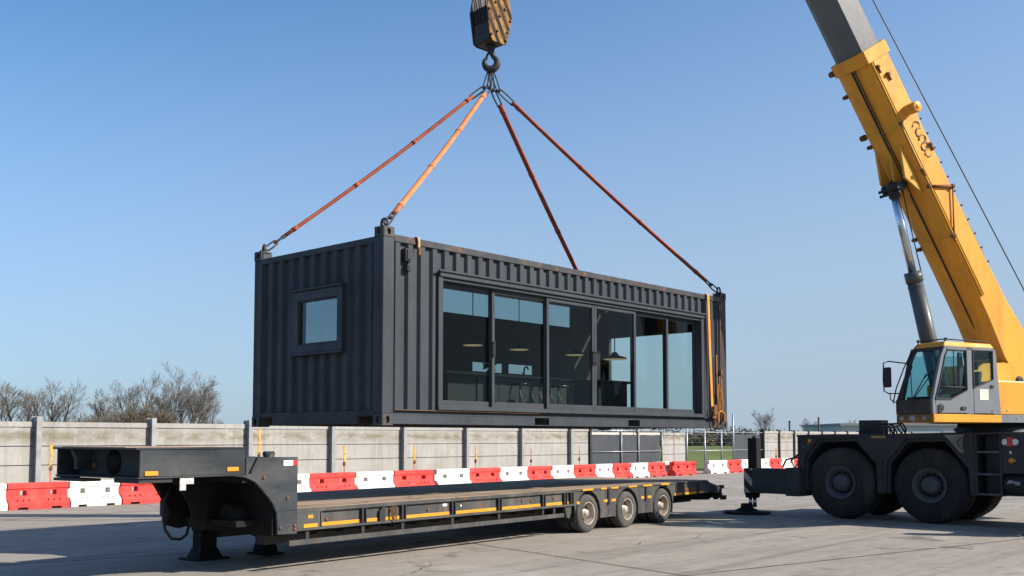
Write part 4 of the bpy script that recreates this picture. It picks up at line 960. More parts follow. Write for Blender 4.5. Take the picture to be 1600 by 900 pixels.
def fpt(s_, z, out=0):   # a point on the raked windscreen plane
    if z <= 2.54: f_ = 2.64 + (z - 2.105) / .435 * .015
    elif z <= 2.91: f_ = 2.655 - (z - 2.54) / .37 * .10
    elif z <= 3.42: f_ = 2.555 - (z - 2.91) / .51 * .155
    else: f_ = 2.40 - (z - 3.42) / .18 * .09
    return (f_ + out, s_, z)
def lft(z): return sF + .01 + max(0, (z - 2.5)) / 1.1 * .20
def fstrip(zs, l0, l1, out=0, th=.03):
    g = sg(); vs = []; fs = []
    for z in zs:
        for s_ in (l0(z), l1(z)):
            for o_ in (out, out - th): vs.append(fpt(s_, z, o_))
    for i in range(len(zs) - 1):
        b = 4 * i; fs += [(b, b + 2, b + 6, b + 4), (b + 1, b + 5, b + 7, b + 3), (b, b + 4, b + 5, b + 1), (b + 2, b + 3, b + 7, b + 6)]
    n_ = len(zs) * 4; fs += [(0, 1, 3, 2), (n_ - 4, n_ - 2, n_ - 1, n_ - 3)]
    return g.add(vs, fs)
nr = lambda z: sN - .02
fstrip([2.272, 2.40, 2.57], lambda z: sF, nr, .004).build('front_panel', 'cabdark', cabp, .006)
fstrip([2.575, 2.91, 3.2, 3.42, 3.53], lambda z: lft(z) + .05, lambda z: nr(z) - .06, -.012, .006).build('windscreen', 'cabglass', cabp)
fstrip([2.572, 2.91, 3.2, 3.42, 3.60], lft, lambda z: lft(z) + .06, .004, .05).build('far_front_pillar', 'cabdark', cabp, .006)
fstrip([2.572, 2.91, 3.2, 3.42, 3.60], lambda z: nr(z) - .07, nr, .004, .05).build('near_front_pillar', 'cabdark', cabp, .006)
fstrip([3.53, 3.60], lambda z: lft(z) + .06, lambda z: nr(z) - .07, .004, .04).build('visor', 'cabdark', cabp)
g = sg()
for a, b in (((.42, 2.58), (.22, 3.18)), ((.44, 2.58), (.66, 3.08)), ((.46, 2.58), (.74, 2.98))): p, q_ = fpt(a[0], a[1], .03), fpt(b[0], b[1], .025); g.tube([p, q_], .010, 6)
p, q_ = fpt(.19, 2.80, .02), fpt(.24, 3.25, .02); g.tube([p, q_], .012, 6); p, q_ = fpt(.62, 2.98, .02), fpt(.80, 3.14, .02); g.tube([p, q_], .012, 6); g.lathe([(2.67, .05), (2.70, .045), (2.70, 0)], 10, 'x', (0, .43, 2.57)); g.build('wiper', 'rubber', cabp)
g = sg(); g.tube([fpt(sF - .02, 2.50, .05), fpt(lft(2.8) - .05, 2.8, .06), fpt(lft(3.2) - .03, 3.2, .06), fpt(lft(3.5), 3.5, .05), (2.28, .22, 3.66)], .013, 6); g.tube([(2.28, .22, 3.665), (2.30, .25, 3.73), (2.28, sN - .06, 3.745), (2.26, sN - .02, 3.70)], .013, 6); g.tube([(2.28, sN - .06, 3.745), (1.1, sN - .08, 3.735), (1.05, sN - .08, 3.69)], .011, 6); g.lathe([(3.72, .03), (3.77, .035), (3.78, 0)], 8, 'z', (2.2, sN - .06, 0)); g.lathe([(3.72, .03), (3.77, .035), (3.78, 0)], 8, 'z', (2.29, .24, 0)); g.build('grab_rail', 'rubber', cabp)
g = sg(); x0, s0 = 2.70, -.20
g.box(x0 - .03, x0 + .03, s0 - .09, s0 + .09, 2.83, 3.24); mi_ = g.build('mirror', 'rubber', cabp, .02, 2)
g = sg(); g.tube([fpt(lft(3.3), 3.3), (x0, s0 + .05, 3.36), (x0, s0 - .10, 3.34), (x0, s0 - .12, 3.0), (x0, s0 - .10, 2.76), (x0, s0 + .04, 2.70), fpt(lft(2.7), 2.7)], .013, 6); g.tube([(x0, s0 + .06, 2.72), (x0, s0 + .07, 2.58), fpt(sF, 2.52)], .011, 6); g.build('mirror_arm', 'rubber', cabp)
g = sg(); g.box(1.15, 1.65, .25, .70, 2.40, 2.55); g.add([(1.12, .27, 2.5), (1.30, .27, 2.5), (1.12, .27, 3.15), (1.02, .27, 3.15), (1.12, .68, 2.5), (1.30, .68, 2.5), (1.12, .68, 3.15), (1.02, .68, 3.15)], [(0, 1, 2, 3), (7, 6, 5, 4), (0, 4, 5, 1), (1, 5, 6, 2), (2, 6, 7, 3), (3, 7, 4, 0)]); g.box(1.03, 1.14, .36, .60, 3.18, 3.36); g.build('seat', plain('seat_cloth', (.03, .035, .038), .8), cabp, .03, 2)
g = sg(); g.box(2.1, 2.5, .1, .86, 2.28, 2.62); g.tube([(2.1, .5, 2.6), (1.98, .5, 2.78)], .02, 6); g.lathe([(2.78, .16), (2.80, .16)], 20, 'z', (1.98, .5, 0)) if False else None; g.box(1.2, 1.9, .74, .86, 2.5, 2.66); g.build('console', 'rubber', cabp, .01)
g = sg(); g.box(.85, 2.6, .0, .88, 2.265, 2.275); g.build('cab_floor', 'rubber', cabp)

# ---- boom: octagon-bellied box sections along the axis
Pb = Vector((2.749, 0, 8.518)); db = Vector((math.cos(R(57.52)), 0, math.sin(R(57.52)))); ub_ = Vector((-db.z, 0, db.x))   # bottom near edge line
sc_ = -.34
def bsec(t, wd, hb, ht):   # ring at distance t along the bottom edge line
    o_ = Pb + db * t
    def q(s_, h): v = o_ + ub_ * h; return (v.x, sc_ + s_, v.z)
    return [q(wd / 2, hb), q(wd / 2, ht), q(wd / 2 - .07, ht + .06), q(-wd / 2 + .07, ht + .06), q(-wd / 2, ht), q(-wd / 2, hb), q(-wd * .28, hb - .075), q(.0, hb - .095), q(wd * .28, hb - .075)]
def bsection(name, secs, mat, bev=.008, par=crn):
    g = sg(); rings = [bsec(*s_) for s_ in secs]; n = 9; vs = [p for r_ in rings for p in r_]; fs = []
    for i in range(len(rings) - 1):
        for k in range(n): fs.append((i * n + k, i * n + (k + 1) % n, (i + 1) * n + (k + 1) % n, (i + 1) * n + k))
    fs.append(tuple(range(n))[::-1]); fs.append(tuple((len(rings) - 1) * n + k for k in range(n)))
    return g.add(vs, fs).build(name, mat, par, bev)
def tz(pz): return (pz - Pb.z) / db.z
T0, T1 = tz(2.75), tz(9.56)
bm = bsection('boom', [(T0, .88, -.02, .78), (tz(3.6), .88, -.10, .74), (tz(4.4), .88, -.02, .64), (tz(5.4), .88, 0, .60), (T1, .88, 0, .60)], 'yellow')
tipT = tz(tip_z)
for i, (t0, t1, wd, h0, h1) in enumerate(((T1 - .8, tz(13.5), .76, .04, .555), (tz(13.3), tz(17.0), .66, .08, .52), (tz(16.8), tipT, .56, .12, .48))):
    o_ = bsection('boom_extension', [(t0, wd, h0, h1), (t1, wd, h0, h1)], 'boomgrey', .006)
    if i < 2: bsection('collar', [(t1 - .15, wd + .06, h0 - .03, h1 + .03), (t1, wd + .06, h0 - .03, h1 + .03)], 'boomgrey', .005, o_)
# collars, ribs and fittings on the yellow base section
bsection('collar', [(T1 - .22, .96, -.04, .64), (T1 + .05, .96, -.04, .64)], 'yellow', .008, bm)
bsection('wear_band', [(tz(8.16), .905, -.014, .615), (tz(8.22), .905, -.014, .615)], 'yellowdirt', .004, bm)
bsection('wear_band', [(tz(7.28), .90, -.012, .612), (tz(7.32), .90, -.012, .612)], 'yellowdirt', .004, bm)
bsection('wear_band', [(tz(6.02), .888, -.006, .606), (tz(6.04), .888, -.006, .606)], 'yellowdirt', .0, bm)
bsection('wear_band', [(tz(9.02), .888, -.006, .606), (tz(9.04), .888, -.006, .606)], 'yellowdirt', .0, bm)
def bp(t, s_, h): v = Pb + db * t + ub_ * h; return Vector((v.x, sc_ + s_, v.z))
g = sg()
g.tube([bp(T0 + 2.4, .452, .06), bp(T1 - .1, .452, .06)], .022, 6); g.tube([bp(T0 + 2.4, .446, .13), bp(T1 - .1, .446, .13)], .008, 5); g.build('hydraulic_line', 'yellowdirt', bm)
g = sg(); g.tube([bp(T0 + 1.0, .05, -.112), bp(T1 - .2, .05, -.112)], .02, 6); g.tube([bp(tz(7.2), .12, -.11), bp(T1 - .1, .12, -.11)], .012, 6); g.build('cable_line', 'dkmetal', bm)
# diagonal stay on the side face
g = sg()
A_, B_, D_ = bp(tz(7.0), .47, .02), bp(tz(6.75), .48, .60), bp(tz(6.0), .47, .06)
g.tube([A_, B_], .030, 6); g.tube([B_, D_], .014, 6); g.tube([B_ + Vector((0, 0, -.05)), D_ + Vector((.02, 0, .05))], .008, 6)
for p in (A_, B_, D_): g.lathe([(p.y - .03, .05), (p.y + .03, .05), (p.y + .03, 0)], 10, 'y', (p.x, 0, p.z))
g.build('jib_stay', 'rustedge', bm)
g = sg(); p = bp(tz(8.33), .44, .42); g.lathe([(p.y, .115), (p.y + .26, .115), (p.y + .27, .10), (p.y + .27, 0)], 20, 'y', (p.x, 0, p.z)); g.lathe([(p.y + .27, .05), (p.y + .285, .045), (p.y + .285, 0)], 10, 'y', (p.x, 0, p.z)); g.build('pin_housing', 'yellow', bm)
def fitting(): return sg()
for t, h, ln in ((tz(9.25), .16, .0), (tz(8.2), .06, 0), (tz(7.30), .04, 0), (tz(6.02), .02, 0), (tz(7.6), .56, 0), (tz(9.05), .33, 0)):
    g = sg(); p = bp(t, .44, h); g.lathe([(p.y, .05), (p.y + .06, .04), (p.y + .06, 0)], 8, 'y', (p.x, 0, p.z)); q_ = bp(t - .14, .455, h + .02); g.tube([p + Vector((0, .03, 0)), q_], .02, 6); g.build('boom_fitting', 'rustedge', bm)
for t in (tz(9.0), tz(8.0), tz(6.1), tz(5.9)):
    g = sg(); p = bp(t, -.44, -.02); g.lathe([(p.y - .1, .04), (p.y, .05)], 8, 'y', (p.x, 0, p.z)); g.build('boom_fitting', 'rustedge', bm)
for t in (T1 - .1, tz(8.2)):
    g = sg(); p = bp(t, -.5, -.02); g.lathe([(p.y - .09, .06), (p.y + .02, .07)], 10, 'y', (p.x, 0, p.z)); g.build('boom_fitting', 'rustedge', bm)
g = sg()
for k in range(11): p = bp(tz(5.2) + k * .34, .40, .665); g.tube([p, p + ub_ * .05], .018, 6)
g.build('rope_guide', 'dkmetal', bm)
# worn lettering on the side plate (illegible smudges in the photo)
g = sg(); rnd = random.Random(6)
for k in range(5):            # faded rings of an unreadable painted emblem
    t = tz(8.02) - k * .155; h = .43 + rnd.uniform(-.02, .02); a0 = rnd.uniform(0, 6)
    pts = [bp(t + .085 * math.cos(a0 + q * .5), .4425, h + .10 * math.sin(a0 + q * .5)) for q in range(rnd.choice((9, 11, 13)))]
    g.tube(pts, [rnd.uniform(.008, .024) for _ in pts], 5)
g.build('worn_lettering', plain('worn_grey_paint', (.22, .17, .11), .8, 0, .4), bm)
# luffing cylinder
pt, pb_ = Vector((2.30, -.34, 7.02)), Vector((.55, -.34, 1.55))
pm = Vector((1.80, -.34, 5.26)); dcy = (pt - pm).normalized()
low = pm - dcy * 3.05
g = sg(); g.tube([pm, pt], .082, 20); cyr = g.build('cylinder_rod', 'rod', crn)
g = sg(); g.tube([low, pm], [.19, .155], 24); g.tube([pm - dcy * .20, pm + dcy * .02], .178, 24); g.tube([pm - dcy * .3, pm - dcy * .28], .168, 24); g.build('luffing_cylinder', 'cylgrey', crn)
g = sg(); g.tube([pm + Vector((-.17, .1, -.1)), pm + dcy * 1.0 + Vector((-.14, .10, 0)), pt + Vector((-.16, .1, .0))], .012, 6); g.build('hose', 'rubber', cyr)
g = sg(); c = pt
g.tube([c - dcy * .22, c + dcy * .10], .115, 16); g.lathe([(c.y - .24, .085), (c.y + .24, .085)], 16, 'y', (c.x, 0, c.z))
for s_ in (-.22, .22): g.prism([(c.x - .30, c.z + .42), (c.x + .10, c.z - .14), (c.x - .02, c.z - .14), (c.x - .14, c.z - .04), (c.x - .42, c.z + .42)], 'y', c.y + s_ * .85 - .03, c.y + s_ * .85 + .03)
for dx, dz in ((.10, -.05), (.07, -.14)): g.lathe([(c.y - .27, .03), (c.y + .27, .03)], 8, 'y', (c.x + dx, 0, c.z + dz))
g.build('cylinder_mount', 'dkmetal', crn, .006)
g = sg(); ba, bb, bc = bp(tz(7.9), 0, -.09), bp(tz(7.35), 0, -.36), bp(tz(6.9), 0, -.09)
for s_ in (-.36, .0, .30): g.prism([(ba.x, ba.z), (bb.x, bb.z), (bc.x, bc.z)], 'y', sc_ + s_, sc_ + s_ + .06)
g.build('mount_bulge', 'yellowdirt', bm, .01)
# boom head and ropes
g = sg(); hp = bp(tipT, 0, .3)
for s_ in (-.30, .26): g.prism([(hp.x - .3, hp.z - .3), (hp.x + .45, hp.z + .05), (hp.x + .5, hp.z + .4), (hp.x - .1, hp.z + .6)], 'y', hp.y + s_, hp.y + s_ + .04)
g.build('boom_head', 'boomgrey', crn, .006)
g = sg(); HF = 11.4289
for k in range(4): g.lathe([(hp.y - .2 + k * .12, .22), (hp.y - .16 + k * .12, .25), (hp.y - .12 + k * .12, .22)], 24, 'y', (hp.x + .3, 0, hp.z + .2))
g.build('head_sheave', 'dkmetal', crn)
hx, hz = hp.x + .3, hp.z + .2
inv = Matrix.Translation(C0) @ Matrix.Rotation(ANG, 4, 'Z')
g = sg()
g.tube([Vector((-1.75, -.2, 3.72)), Vector((-1.319, -.2, 5.07)), Vector((2.854, -.2, 10.901)), Vector((hx - .1, -.2, hz + .3))], .013, 6)
g.tube([bp(tz(4.2), .20, .86), bp(tz(6.0), .22, .84), bp(T1, .22, .72), bp(tipT, .20, .60)], .010, 6); hr = g.build('hoist_rope', 'cable', crn)
g = sg()
for k in range(6):
    lo = inv.inverted() @ Vector((HOOK.x + (k - 2.5) * .05, HOOK.y + (k - 2.5) * .05, 10.03))
    g.tube([lo, (hx + (.2 if k % 2 else -.2), -.34 + (k - 2.5) * .055, hz)], .012, 6)
g.build('reeving_rope', 'cable', crn)

# ================================================================== WALL LINE
RZW = rz_of(YAW_W)
def B2W(a, n, z=0):
    y = YAW_W; return Vector((WALL0[0] + a * math.sin(y) - n * math.cos(y), WALL0[1] + a * math.cos(y) + n * math.sin(y), z))
WN = 2.0
wall = empty('concrete_wall', B2W(0, WN), RZW, 'long pale concrete panel wall with steel posts behind the barriers', 'wall')
P0, DP = 1.60, 3.445
def bay(a0, a1, ztop=2.25):
    g = G(); rnd = random.Random(int(a0 * 10)); z = 0
    for k in range(4):
        h = (ztop - .15) / 4; g.box(a0, a1, rnd.uniform(0, .010), .12, z + .012, z + h - .012); z += h
    g.box(a0, a1, .045, .10, 0, ztop - .16); g.box(a0, a1, -.03, .14, ztop - .145, ztop); return g
def hpost(parent, a, h=2.40, w=.15, d=.17, mat='poststeel'):
    g = G(); g.box(a - w / 2, a + w / 2, -d - .01, -d + .012, 0, h); g.box(a - w / 2, a + w / 2, .125, .14, 0, h); g.box(a - w * .32, a + w * .32, -d + .012, .125, 0, h - .02); return g.build('post', mat, parent, .003)
NB = 8
edges = [P0 + DP * i for i in range(-3, NB)]
for i, a in enumerate(edges[:-1]): bay(a + .012, edges[i + 1] - .012).build('wall_panel', 'precast', wall, .006)
bay(edges[-1] + .012, 27.2).build('wall_panel', 'precast', wall, .006)
for a in edges: hpost(wall, a)
hpost(wall, 27.27, 2.30, .14, .08, 'dkmetal')
# gate of grey sheeting
gt = empty('sheeted_gate', B2W(29.9, WN), RZW, 'dark grey sheeted gate between steel posts right of the concrete wall', 'gate')
g = G(); corrug(g, -2.5, 3.42, .12, 1.93, lambda u, v, d: (u, .02 + d, v), .33, .008); g.build('sheeting', 'greysheet', gt)
for a in (-.08, 1.41, 3.55):
    G().tube([(a, -.02, 0), (a, -.02, 2.28)], .05, 8).build('post', 'poststeel', gt)
g = G(); g.tube([(-2.5, -.03, 2.16), (3.5, -.03, 2.16)], .03, 6); g.tube([(-2.5, -.03, 1.15), (3.5, -.03, 1.15)], .022, 6); g.build('rail', 'galv', gt)
g = G(); g.box(-2.5, 3.45, .03, .05, 1.96, 2.10); g.build('top_board', plain('pale_board', (.42, .40, .37), .8), gt)
g = G(); g.tube([(1.41, -.02, 2.25), (1.38, -.06, 2.36), (1.25, -.1, 2.36), (1.15, -.1, 2.26), (1.12, -.1, 2.0)], .03, 7); g.build('hook_pipe', 'dkmetal', gt)
sw = empty('short_wall', B2W(34.65, WN), RZW, 'short pale concrete wall of two panels between the gate and the mesh fence', 'wall')
for a0, a1 in ((-1.08, -.02), (.02, 1.1)): bay(a0, a1, 2.08).build('wall_panel', 'precast', sw, .005)
mf = empty('mesh_fence', B2W(38.5, WN), RZW, 'open wire mesh fence with tall steel posts in front of the green field', 'fence')
for a, h in ((-2.58, 2.35), (-.72, 2.2), (1.1, 2.2), (2.45, 3.2)): G().tube([(a, 0, 0), (a, 0, h)], .05, 8).build('post', 'galv', mf)
g = G(); g.tube([(-2.58, 0, 2.12), (6.0, 0, 2.12)], .022, 6); g.tube([(-2.58, 0, 1.12), (6.0, 0, 1.12)], .026, 6); g.build('rail', 'galv', mf)
g = G()
for k in range(9): g.tube([(-2.58, .01, .25 + k * .22), (2.45, .01, .25 + k * .22)], .003, 3, caps=False)
for k in range(26): g.tube([(-2.5 + k * .195, .01, .1), (-2.5 + k * .195, .01, 2.1)], .003, 3, caps=False)
g.build('mesh', 'galv', mf)
gs = empty('sheeted_fence', B2W(42.6, WN), RZW, 'grey sheeted fence bay behind the crane outrigger jack', 'fence')
g = G(); corrug(g, -1.55, 1.55, .1, 2.02, lambda u, v, d: (u, .02 + d, v), .33, .008); g.build('sheeting', 'greysheet', gs)
rw2 = empty('far_wall', B2W(44.5, WN), RZW, 'pale concrete panel wall partly hidden behind the crane front', 'wall')
for i in range(12): bay(.1 + i * 2.05, 2.11 + i * 2.05, 2.22).build('wall_panel', 'precast', rw2, .005)
for i in range(13): hpost(rw2, .06 + i * 2.05, 2.30, .13, .08, 'dkmetal')
def poleth(a, n, h, label):
    r = empty('steel_pole', B2W(a, n), RZW, label, 'pole', 'tall poles behind the crane carrier')
    G().tube([(0, 0, 0), (0, 0, h)], [.07, .06], 8).build('shaft', 'dkmetal', r); G().tube([(0, 0, h), (0, 0, h + .05)], .085, 8).build('cap', 'dkmetal', r)
poleth(50.2, 3.0, 2.85, 'thin dark steel pole above the front corner of the crane carrier'); poleth(54.6, 3.0, 3.15, 'taller dark steel pole rising above the front wheel of the crane')
# low warehouse far behind
wh_ = empty('warehouse', (36, 112, 0), 0, 'low pale grey warehouse far behind the crane cab', 'building')
G().box(0, 34, 0, 14, 0, 3.15).build('wall', 'warehouse', wh_)
G().box(-.2, 34.2, -.2, 14.2, 3.15, 3.42).build('roof', plain('grey_roof', (.22, .23, .25), .7), wh_)
for k in range(4): G().box(3 + k * 8, 5.2 + k * 8, -.06, -.01, 0, 2.6).build('door', plain('door_grey', (.30, .31, .33), .6), wh_)

# ================================================================== BARRIERS
def barrier_mesh(mat, name):
    xs = [-.07, 0, .03, .24, .34, .52, .62, .835, .865, 1.08, 1.18, 1.36, 1.46, 1.62, 1.67, 1.70]
    zs = [0, .055, .15, .25, .345, .475, .50, .53, .655, .665]
    hw = {0: .235, .055: .235, .15: .235, .25: .135, .345: .118, .475: .115, .50: .115, .53: .142, .655: .142, .665: .13}
    def occ(i, j):
        x0, x1, z0 = xs[i], xs[i + 1], zs[j]; c = (x0 + x1) / 2
        if c < 0: return .2 < z0 + .03 < .47
        if z0 < .05 and (.24 < c < .62 or 1.08 < c < 1.46) and not (.52 < c < .62) and not (1.08 < c < 1.18): return False
        if .33 < z0 < .47 and (.34 < c < .52 or 1.18 < c < 1.36): return False
        return True
    def P(u, v, sd):
        h = hw[v]
        if .83 < u < .87: h -= .006
        if u > 1.69: h -= .02
        if u < 0: h = min(h, .12) * .8
        return (u, -h if sd == 0 else h, v)
    g = G(); g.cells(xs, zs, occ, P)
    for c in (.42, 1.28):
        for q in (-.16, .0, .16): g.prism([(c + q - .012, .16), (c + q + .012, .16), (c + q + .012, .255), (c + q - .012, .255)], 'y', -.20, .20)
    o = g.build(name, mat, None, .012, 2); return o
rb = barrier_mesh('redpl', 'traffic_barrier'); wbm = barrier_mesh('whitepl', 'traffic_barrier')
seq = [(-1.62, 'W'), (-.05, 'R'), (1.53, 'W'), (2.97, 'R'), (4.6, 'W'), (6.2, 'R'), (7.8, 'W'), (9.37, 'R'), (11.29, 'W'), (13.02, 'R'), (15.08, 'W'), (16.84, 'R'), (18.58, 'W'), (20.2, 'R'), (21.8, 'W'), (23.31, 'R'), (24.82, 'W'), (26.16, 'R'), (27.56, 'W'), (28.98, 'R'), (30.46, 'W'), (31.3, 'R'), (32.95, 'T'), (34.52, 'W'), (36.35, 'R'), (37.92, 'W'), (39.5, 'W'), (41.07, 'R'), (42.6, 'W'), (44.2, 'R'), (45.8, 'W'), (47.4, 'R')]
ORD = ['first', 'second', 'third', 'fourth', 'fifth', 'sixth', 'seventh', 'eighth', 'ninth', 'tenth', 'eleventh', 'twelfth', 'thirteenth', 'fourteenth']
cnt = {'R': 0, 'W': 0}; used = {'R': False, 'W': False}; rnd = random.Random(11)
SPEC = {0: 'white plastic barrier cut by the left picture edge, at the start of the row', 1: 'red plastic barrier in full view at the left end of the row', 2: 'white plastic barrier below the open front end of the trailer gooseneck', 3: 'red plastic barrier half hidden by the black underside of the trailer gooseneck',
        4: 'white plastic barrier hidden behind the trailer landing leg', 5: 'red plastic barrier hidden behind the trailer gooseneck frame', 6: 'white plastic barrier mostly hidden behind the trailer headboard',
        20: 'narrow white plastic barrier half covered by its red neighbour in front of the short wall', 21: 'red plastic barrier at the foot of the mesh fence end post', 22: 'red plastic barrier knocked askew in front of the mesh fence',
        23: 'white plastic barrier standing just left of the crane jack, before the green field', 24: 'red plastic barrier directly beside the crane outrigger jack', 25: 'white plastic barrier hidden behind the outrigger jack', 26: 'white plastic barrier just right of the outrigger jack above the beam', 27: 'red plastic barrier above the outrigger beam beside black hoses', 28: 'white plastic barrier behind the black hoses of the crane front', 29: 'red plastic barrier at the front edge of the crane wheel skirt',
        30: 'white plastic barrier hidden behind the crane front wheel', 31: 'last red plastic barrier, hidden behind the crane carrier'}
vis = {'R': 2, 'W': 2}
for i, (a, c) in enumerate(seq):
    nxt = seq[i + 1][0] if i + 1 < len(seq) else a + 1.6
    k = 'R' if c in 'RT' else 'W'; src = rb if k == 'R' else wbm
    if used[k]: o = src.copy(); COL.objects.link(o)
    else: o = src; used[k] = True
    ln = min(1.95, max(1.35, nxt - a)) / 1.70; o.location = B2W(a + .01, 0); o.scale = (ln * .985, 1, 1)
    o.rotation_euler = (0, 0, RZW + rnd.uniform(-.025, .025))
    if i == 20: o.location = B2W(a - .2, .35)
    if i == 21: o.location = B2W(31.0, -.12)
    if i == 22: o.location = B2W(32.75, 1.0); o.rotation_euler = (R(6), 0, RZW - .45); o.scale = (.80, 1, .95)
    if i in SPEC: lab = SPEC[i]
    else:
        lab = ('red' if k == 'R' else 'white') + ' plastic barrier behind the trailer deck, ' + ORD[cnt[k]] + (' red' if k == 'R' else ' white') + ' one right of the headboard'; cnt[k] += 1
    tag(o, lab, 'barrier', 'red plastic barriers along the wall' if k == 'R' else 'white plastic barriers along the wall')
# marker poles with tape behind the barriers
MP = [(1.32, 1.66, 'marker pole with long yellow tape at the left end of the wall'), (7.87, 2.09, 'tall marker pole with yellow tape rising behind the trailer gooseneck box'), (11.31, 1.53, 'marker pole with yellow tape behind the first red barrier right of the headboard'), (14.59, 1.54, 'marker pole with yellow tape behind the second red barrier right of the headboard'),
      (17.84, 1.50, 'marker pole with yellow tape behind the third red barrier right of the headboard'), (21.2, 1.42, 'thin red marker pole behind the fourth red barrier right of the headboard'), (24.48, 1.45, 'thin red marker pole with orange ring near the right end of the long wall'), (43.2, 1.25, 'small red marker pole before the far wall, nearest the outrigger jack'), (46.3, 1.35, 'small red marker pole before the far wall, nearest the crane skirt')]
for i, (a, h, lab) in enumerate(MP):
    r = empty('marker_pole', B2W(a, .5), RZW, lab, 'marker pole', 'marker poles behind the barriers'); rnd = random.Random(40 + i); big = i < 5
    G().tube([(0, 0, 0), (rnd.uniform(-.02, .02), 0, h * .55), (rnd.uniform(-.03, .03), 0, h)], .016, 6).build('pole', 'orgpole', r)
    G().lathe([(0, .16), (.04, .15), (.06, .05), (.06, 0)], 12, 'z').build('foot', 'rubber', r)
    g = G(); z = h
    while z > h * (.62 if big else .75):
        dz = rnd.uniform(.05, .12); wd = rnd.uniform(.02, .055) * (1 if big else .6); x = rnd.uniform(-.02, .025)
        g.add([(x - wd, -.02, z), (x + wd, -.018, z - .02), (x + wd * rnd.uniform(.3, 1), -.025, z - dz), (x - wd * rnd.uniform(.2, .9), -.02, z - dz), (x - wd, .0, z), (x + wd, .0, z - .02), (x + wd * .6, .0, z - dz), (x - wd * .6, .0, z - dz)], [(0, 1, 2, 3), (7, 6, 5, 4), (0, 4, 5, 1), (1, 5, 6, 2), (2, 6, 7, 3), (3, 7, 4, 0)]); z -= dz * .8
    g.build('tape', 'yeltape' if big else 'orgpole', r)
    g = G(); zz = h * .62; g.lathe([(zz - .1, .02), (zz - .05, .05), (zz + .03, .045), (zz + .08, .02)], 8, 'z'); g.build('clamp', 'rustedge', r)
rg = tag(G().tube([(-.32, 0, .03), (-.1, .03, .06), (.1, 0, .05), (.3, .05, .02)], [.04, .08, .09, .03], 8, flat=(.5, 1)).build('rubber_scrap', 'rubber', None, 0, 1, (-8.35, 25.5, 0), .4), 'dark scrap of rubber lying on the yard before the half hidden red barrier', 'scrap')

# ================================================================== TREES
def grow(rnd, gt, gw, p, d, ln, r, depth, maxd, ang):
    seg = 3 if depth < 4 else 2; pts = [p.copy()]; rs = [r]; q = p.copy(); dd = d.copy()
    for k in range(seg):
        dd = (dd + Vector((rnd.gauss(0, .07), rnd.gauss(0, .07), rnd.gauss(.05, .04)))).normalized()
        q = q + dd * ln / seg; pts.append(q.copy()); rs.append(r * (1 - .34 * (k + 1) / seg))
    (gt if depth < 4 else gw).tube(pts, rs, 6 if depth < 2 else 4 if depth < 3 else 3, caps=False)
    if depth >= maxd: return
    nch = 3 if depth < 2 else rnd.choice((2, 3, 3)) if depth < 4 else rnd.choice((3, 3, 4))
    az = rnd.uniform(0, 6.28)
    for c in range(nch):
        f = 1.0 if c == 0 else rnd.uniform(.45, 1.0)
        i = min(seg - 1, int(f * seg)); fp = f * seg - i; b = pts[i].lerp(pts[i + 1], fp) if f < 1 else pts[-1]
        a = az + 6.28 * c / nch + rnd.uniform(-.4, .4); th = R(rnd.gauss(ang, 7)) * (.6 if c == 0 else 1.1)
        e1 = dd.cross(Vector((0, 0, 1)) if abs(dd.z) < .95 else Vector((1, 0, 0))).normalized(); e2 = dd.cross(e1)
        nd = (dd * math.cos(th) + (e1 * math.cos(a) + e2 * math.sin(a)) * math.sin(th) + Vector((0, 0, .08))).normalized()
        if nd.z < -.05: nd.z *= -.3; nd.normalize()
        grow(rnd, gt, gw, b, nd, ln * rnd.uniform(.70, .90) * (1 if depth else .62), max(.011, rs[i] * (.80 if c == 0 else .60)), depth + 1, maxd, ang)
def limb(rnd, g1, g2, p, d, ln, r, lvl):
    seg = 6 if lvl < 2 else 3 if lvl < 3 else 2; pts = [p.copy()]; rs = [r]; q = p.copy(); dd = d.copy()
    for k in range(seg):
        dd = (dd + Vector((rnd.gauss(0, .06), rnd.gauss(0, .06), .05 + rnd.gauss(0, .04)))).normalized()
        q = q + dd * ln / seg; pts.append(q.copy()); rs.append(max(.011, r * (1 - .72 * (k + 1) / seg)))
    (g1 if lvl < 2 else g2).tube(pts, rs, 6 if lvl == 0 else 5 if lvl == 1 else 3, caps=False)
    if lvl == 3: return
    n = (10, 8, 5)[lvl] + rnd.choice((-1, 0, 1)); az = rnd.uniform(0, 6.28)
    for c in range(n):
        f = .30 + .70 * (c + rnd.random()) / n; i = min(seg - 1, int(f * seg)); fp = min(1, f * seg - i); b = pts[i].lerp(pts[i + 1], fp); t_ = (pts[i + 1] - pts[i]).normalized()
        a = az + 2.4 * c + rnd.uniform(-.4, .4); th = R(rnd.uniform(24, 48)); e1 = t_.cross(Vector((0, 0, 1)) if abs(t_.z) < .95 else Vector((1, 0, 0))).normalized(); e2 = t_.cross(e1)
        nd = (t_ * math.cos(th) + (e1 * math.cos(a) + e2 * math.sin(a)) * math.sin(th) + Vector((0, 0, .12))).normalized()
        limb(rnd, g1, g2, b, nd, ln * (.46, .50, .5)[lvl] * rnd.uniform(.7, 1.15) * (1.15 - .45 * f), max(.0125, rs[i] * .5), lvl + 1)
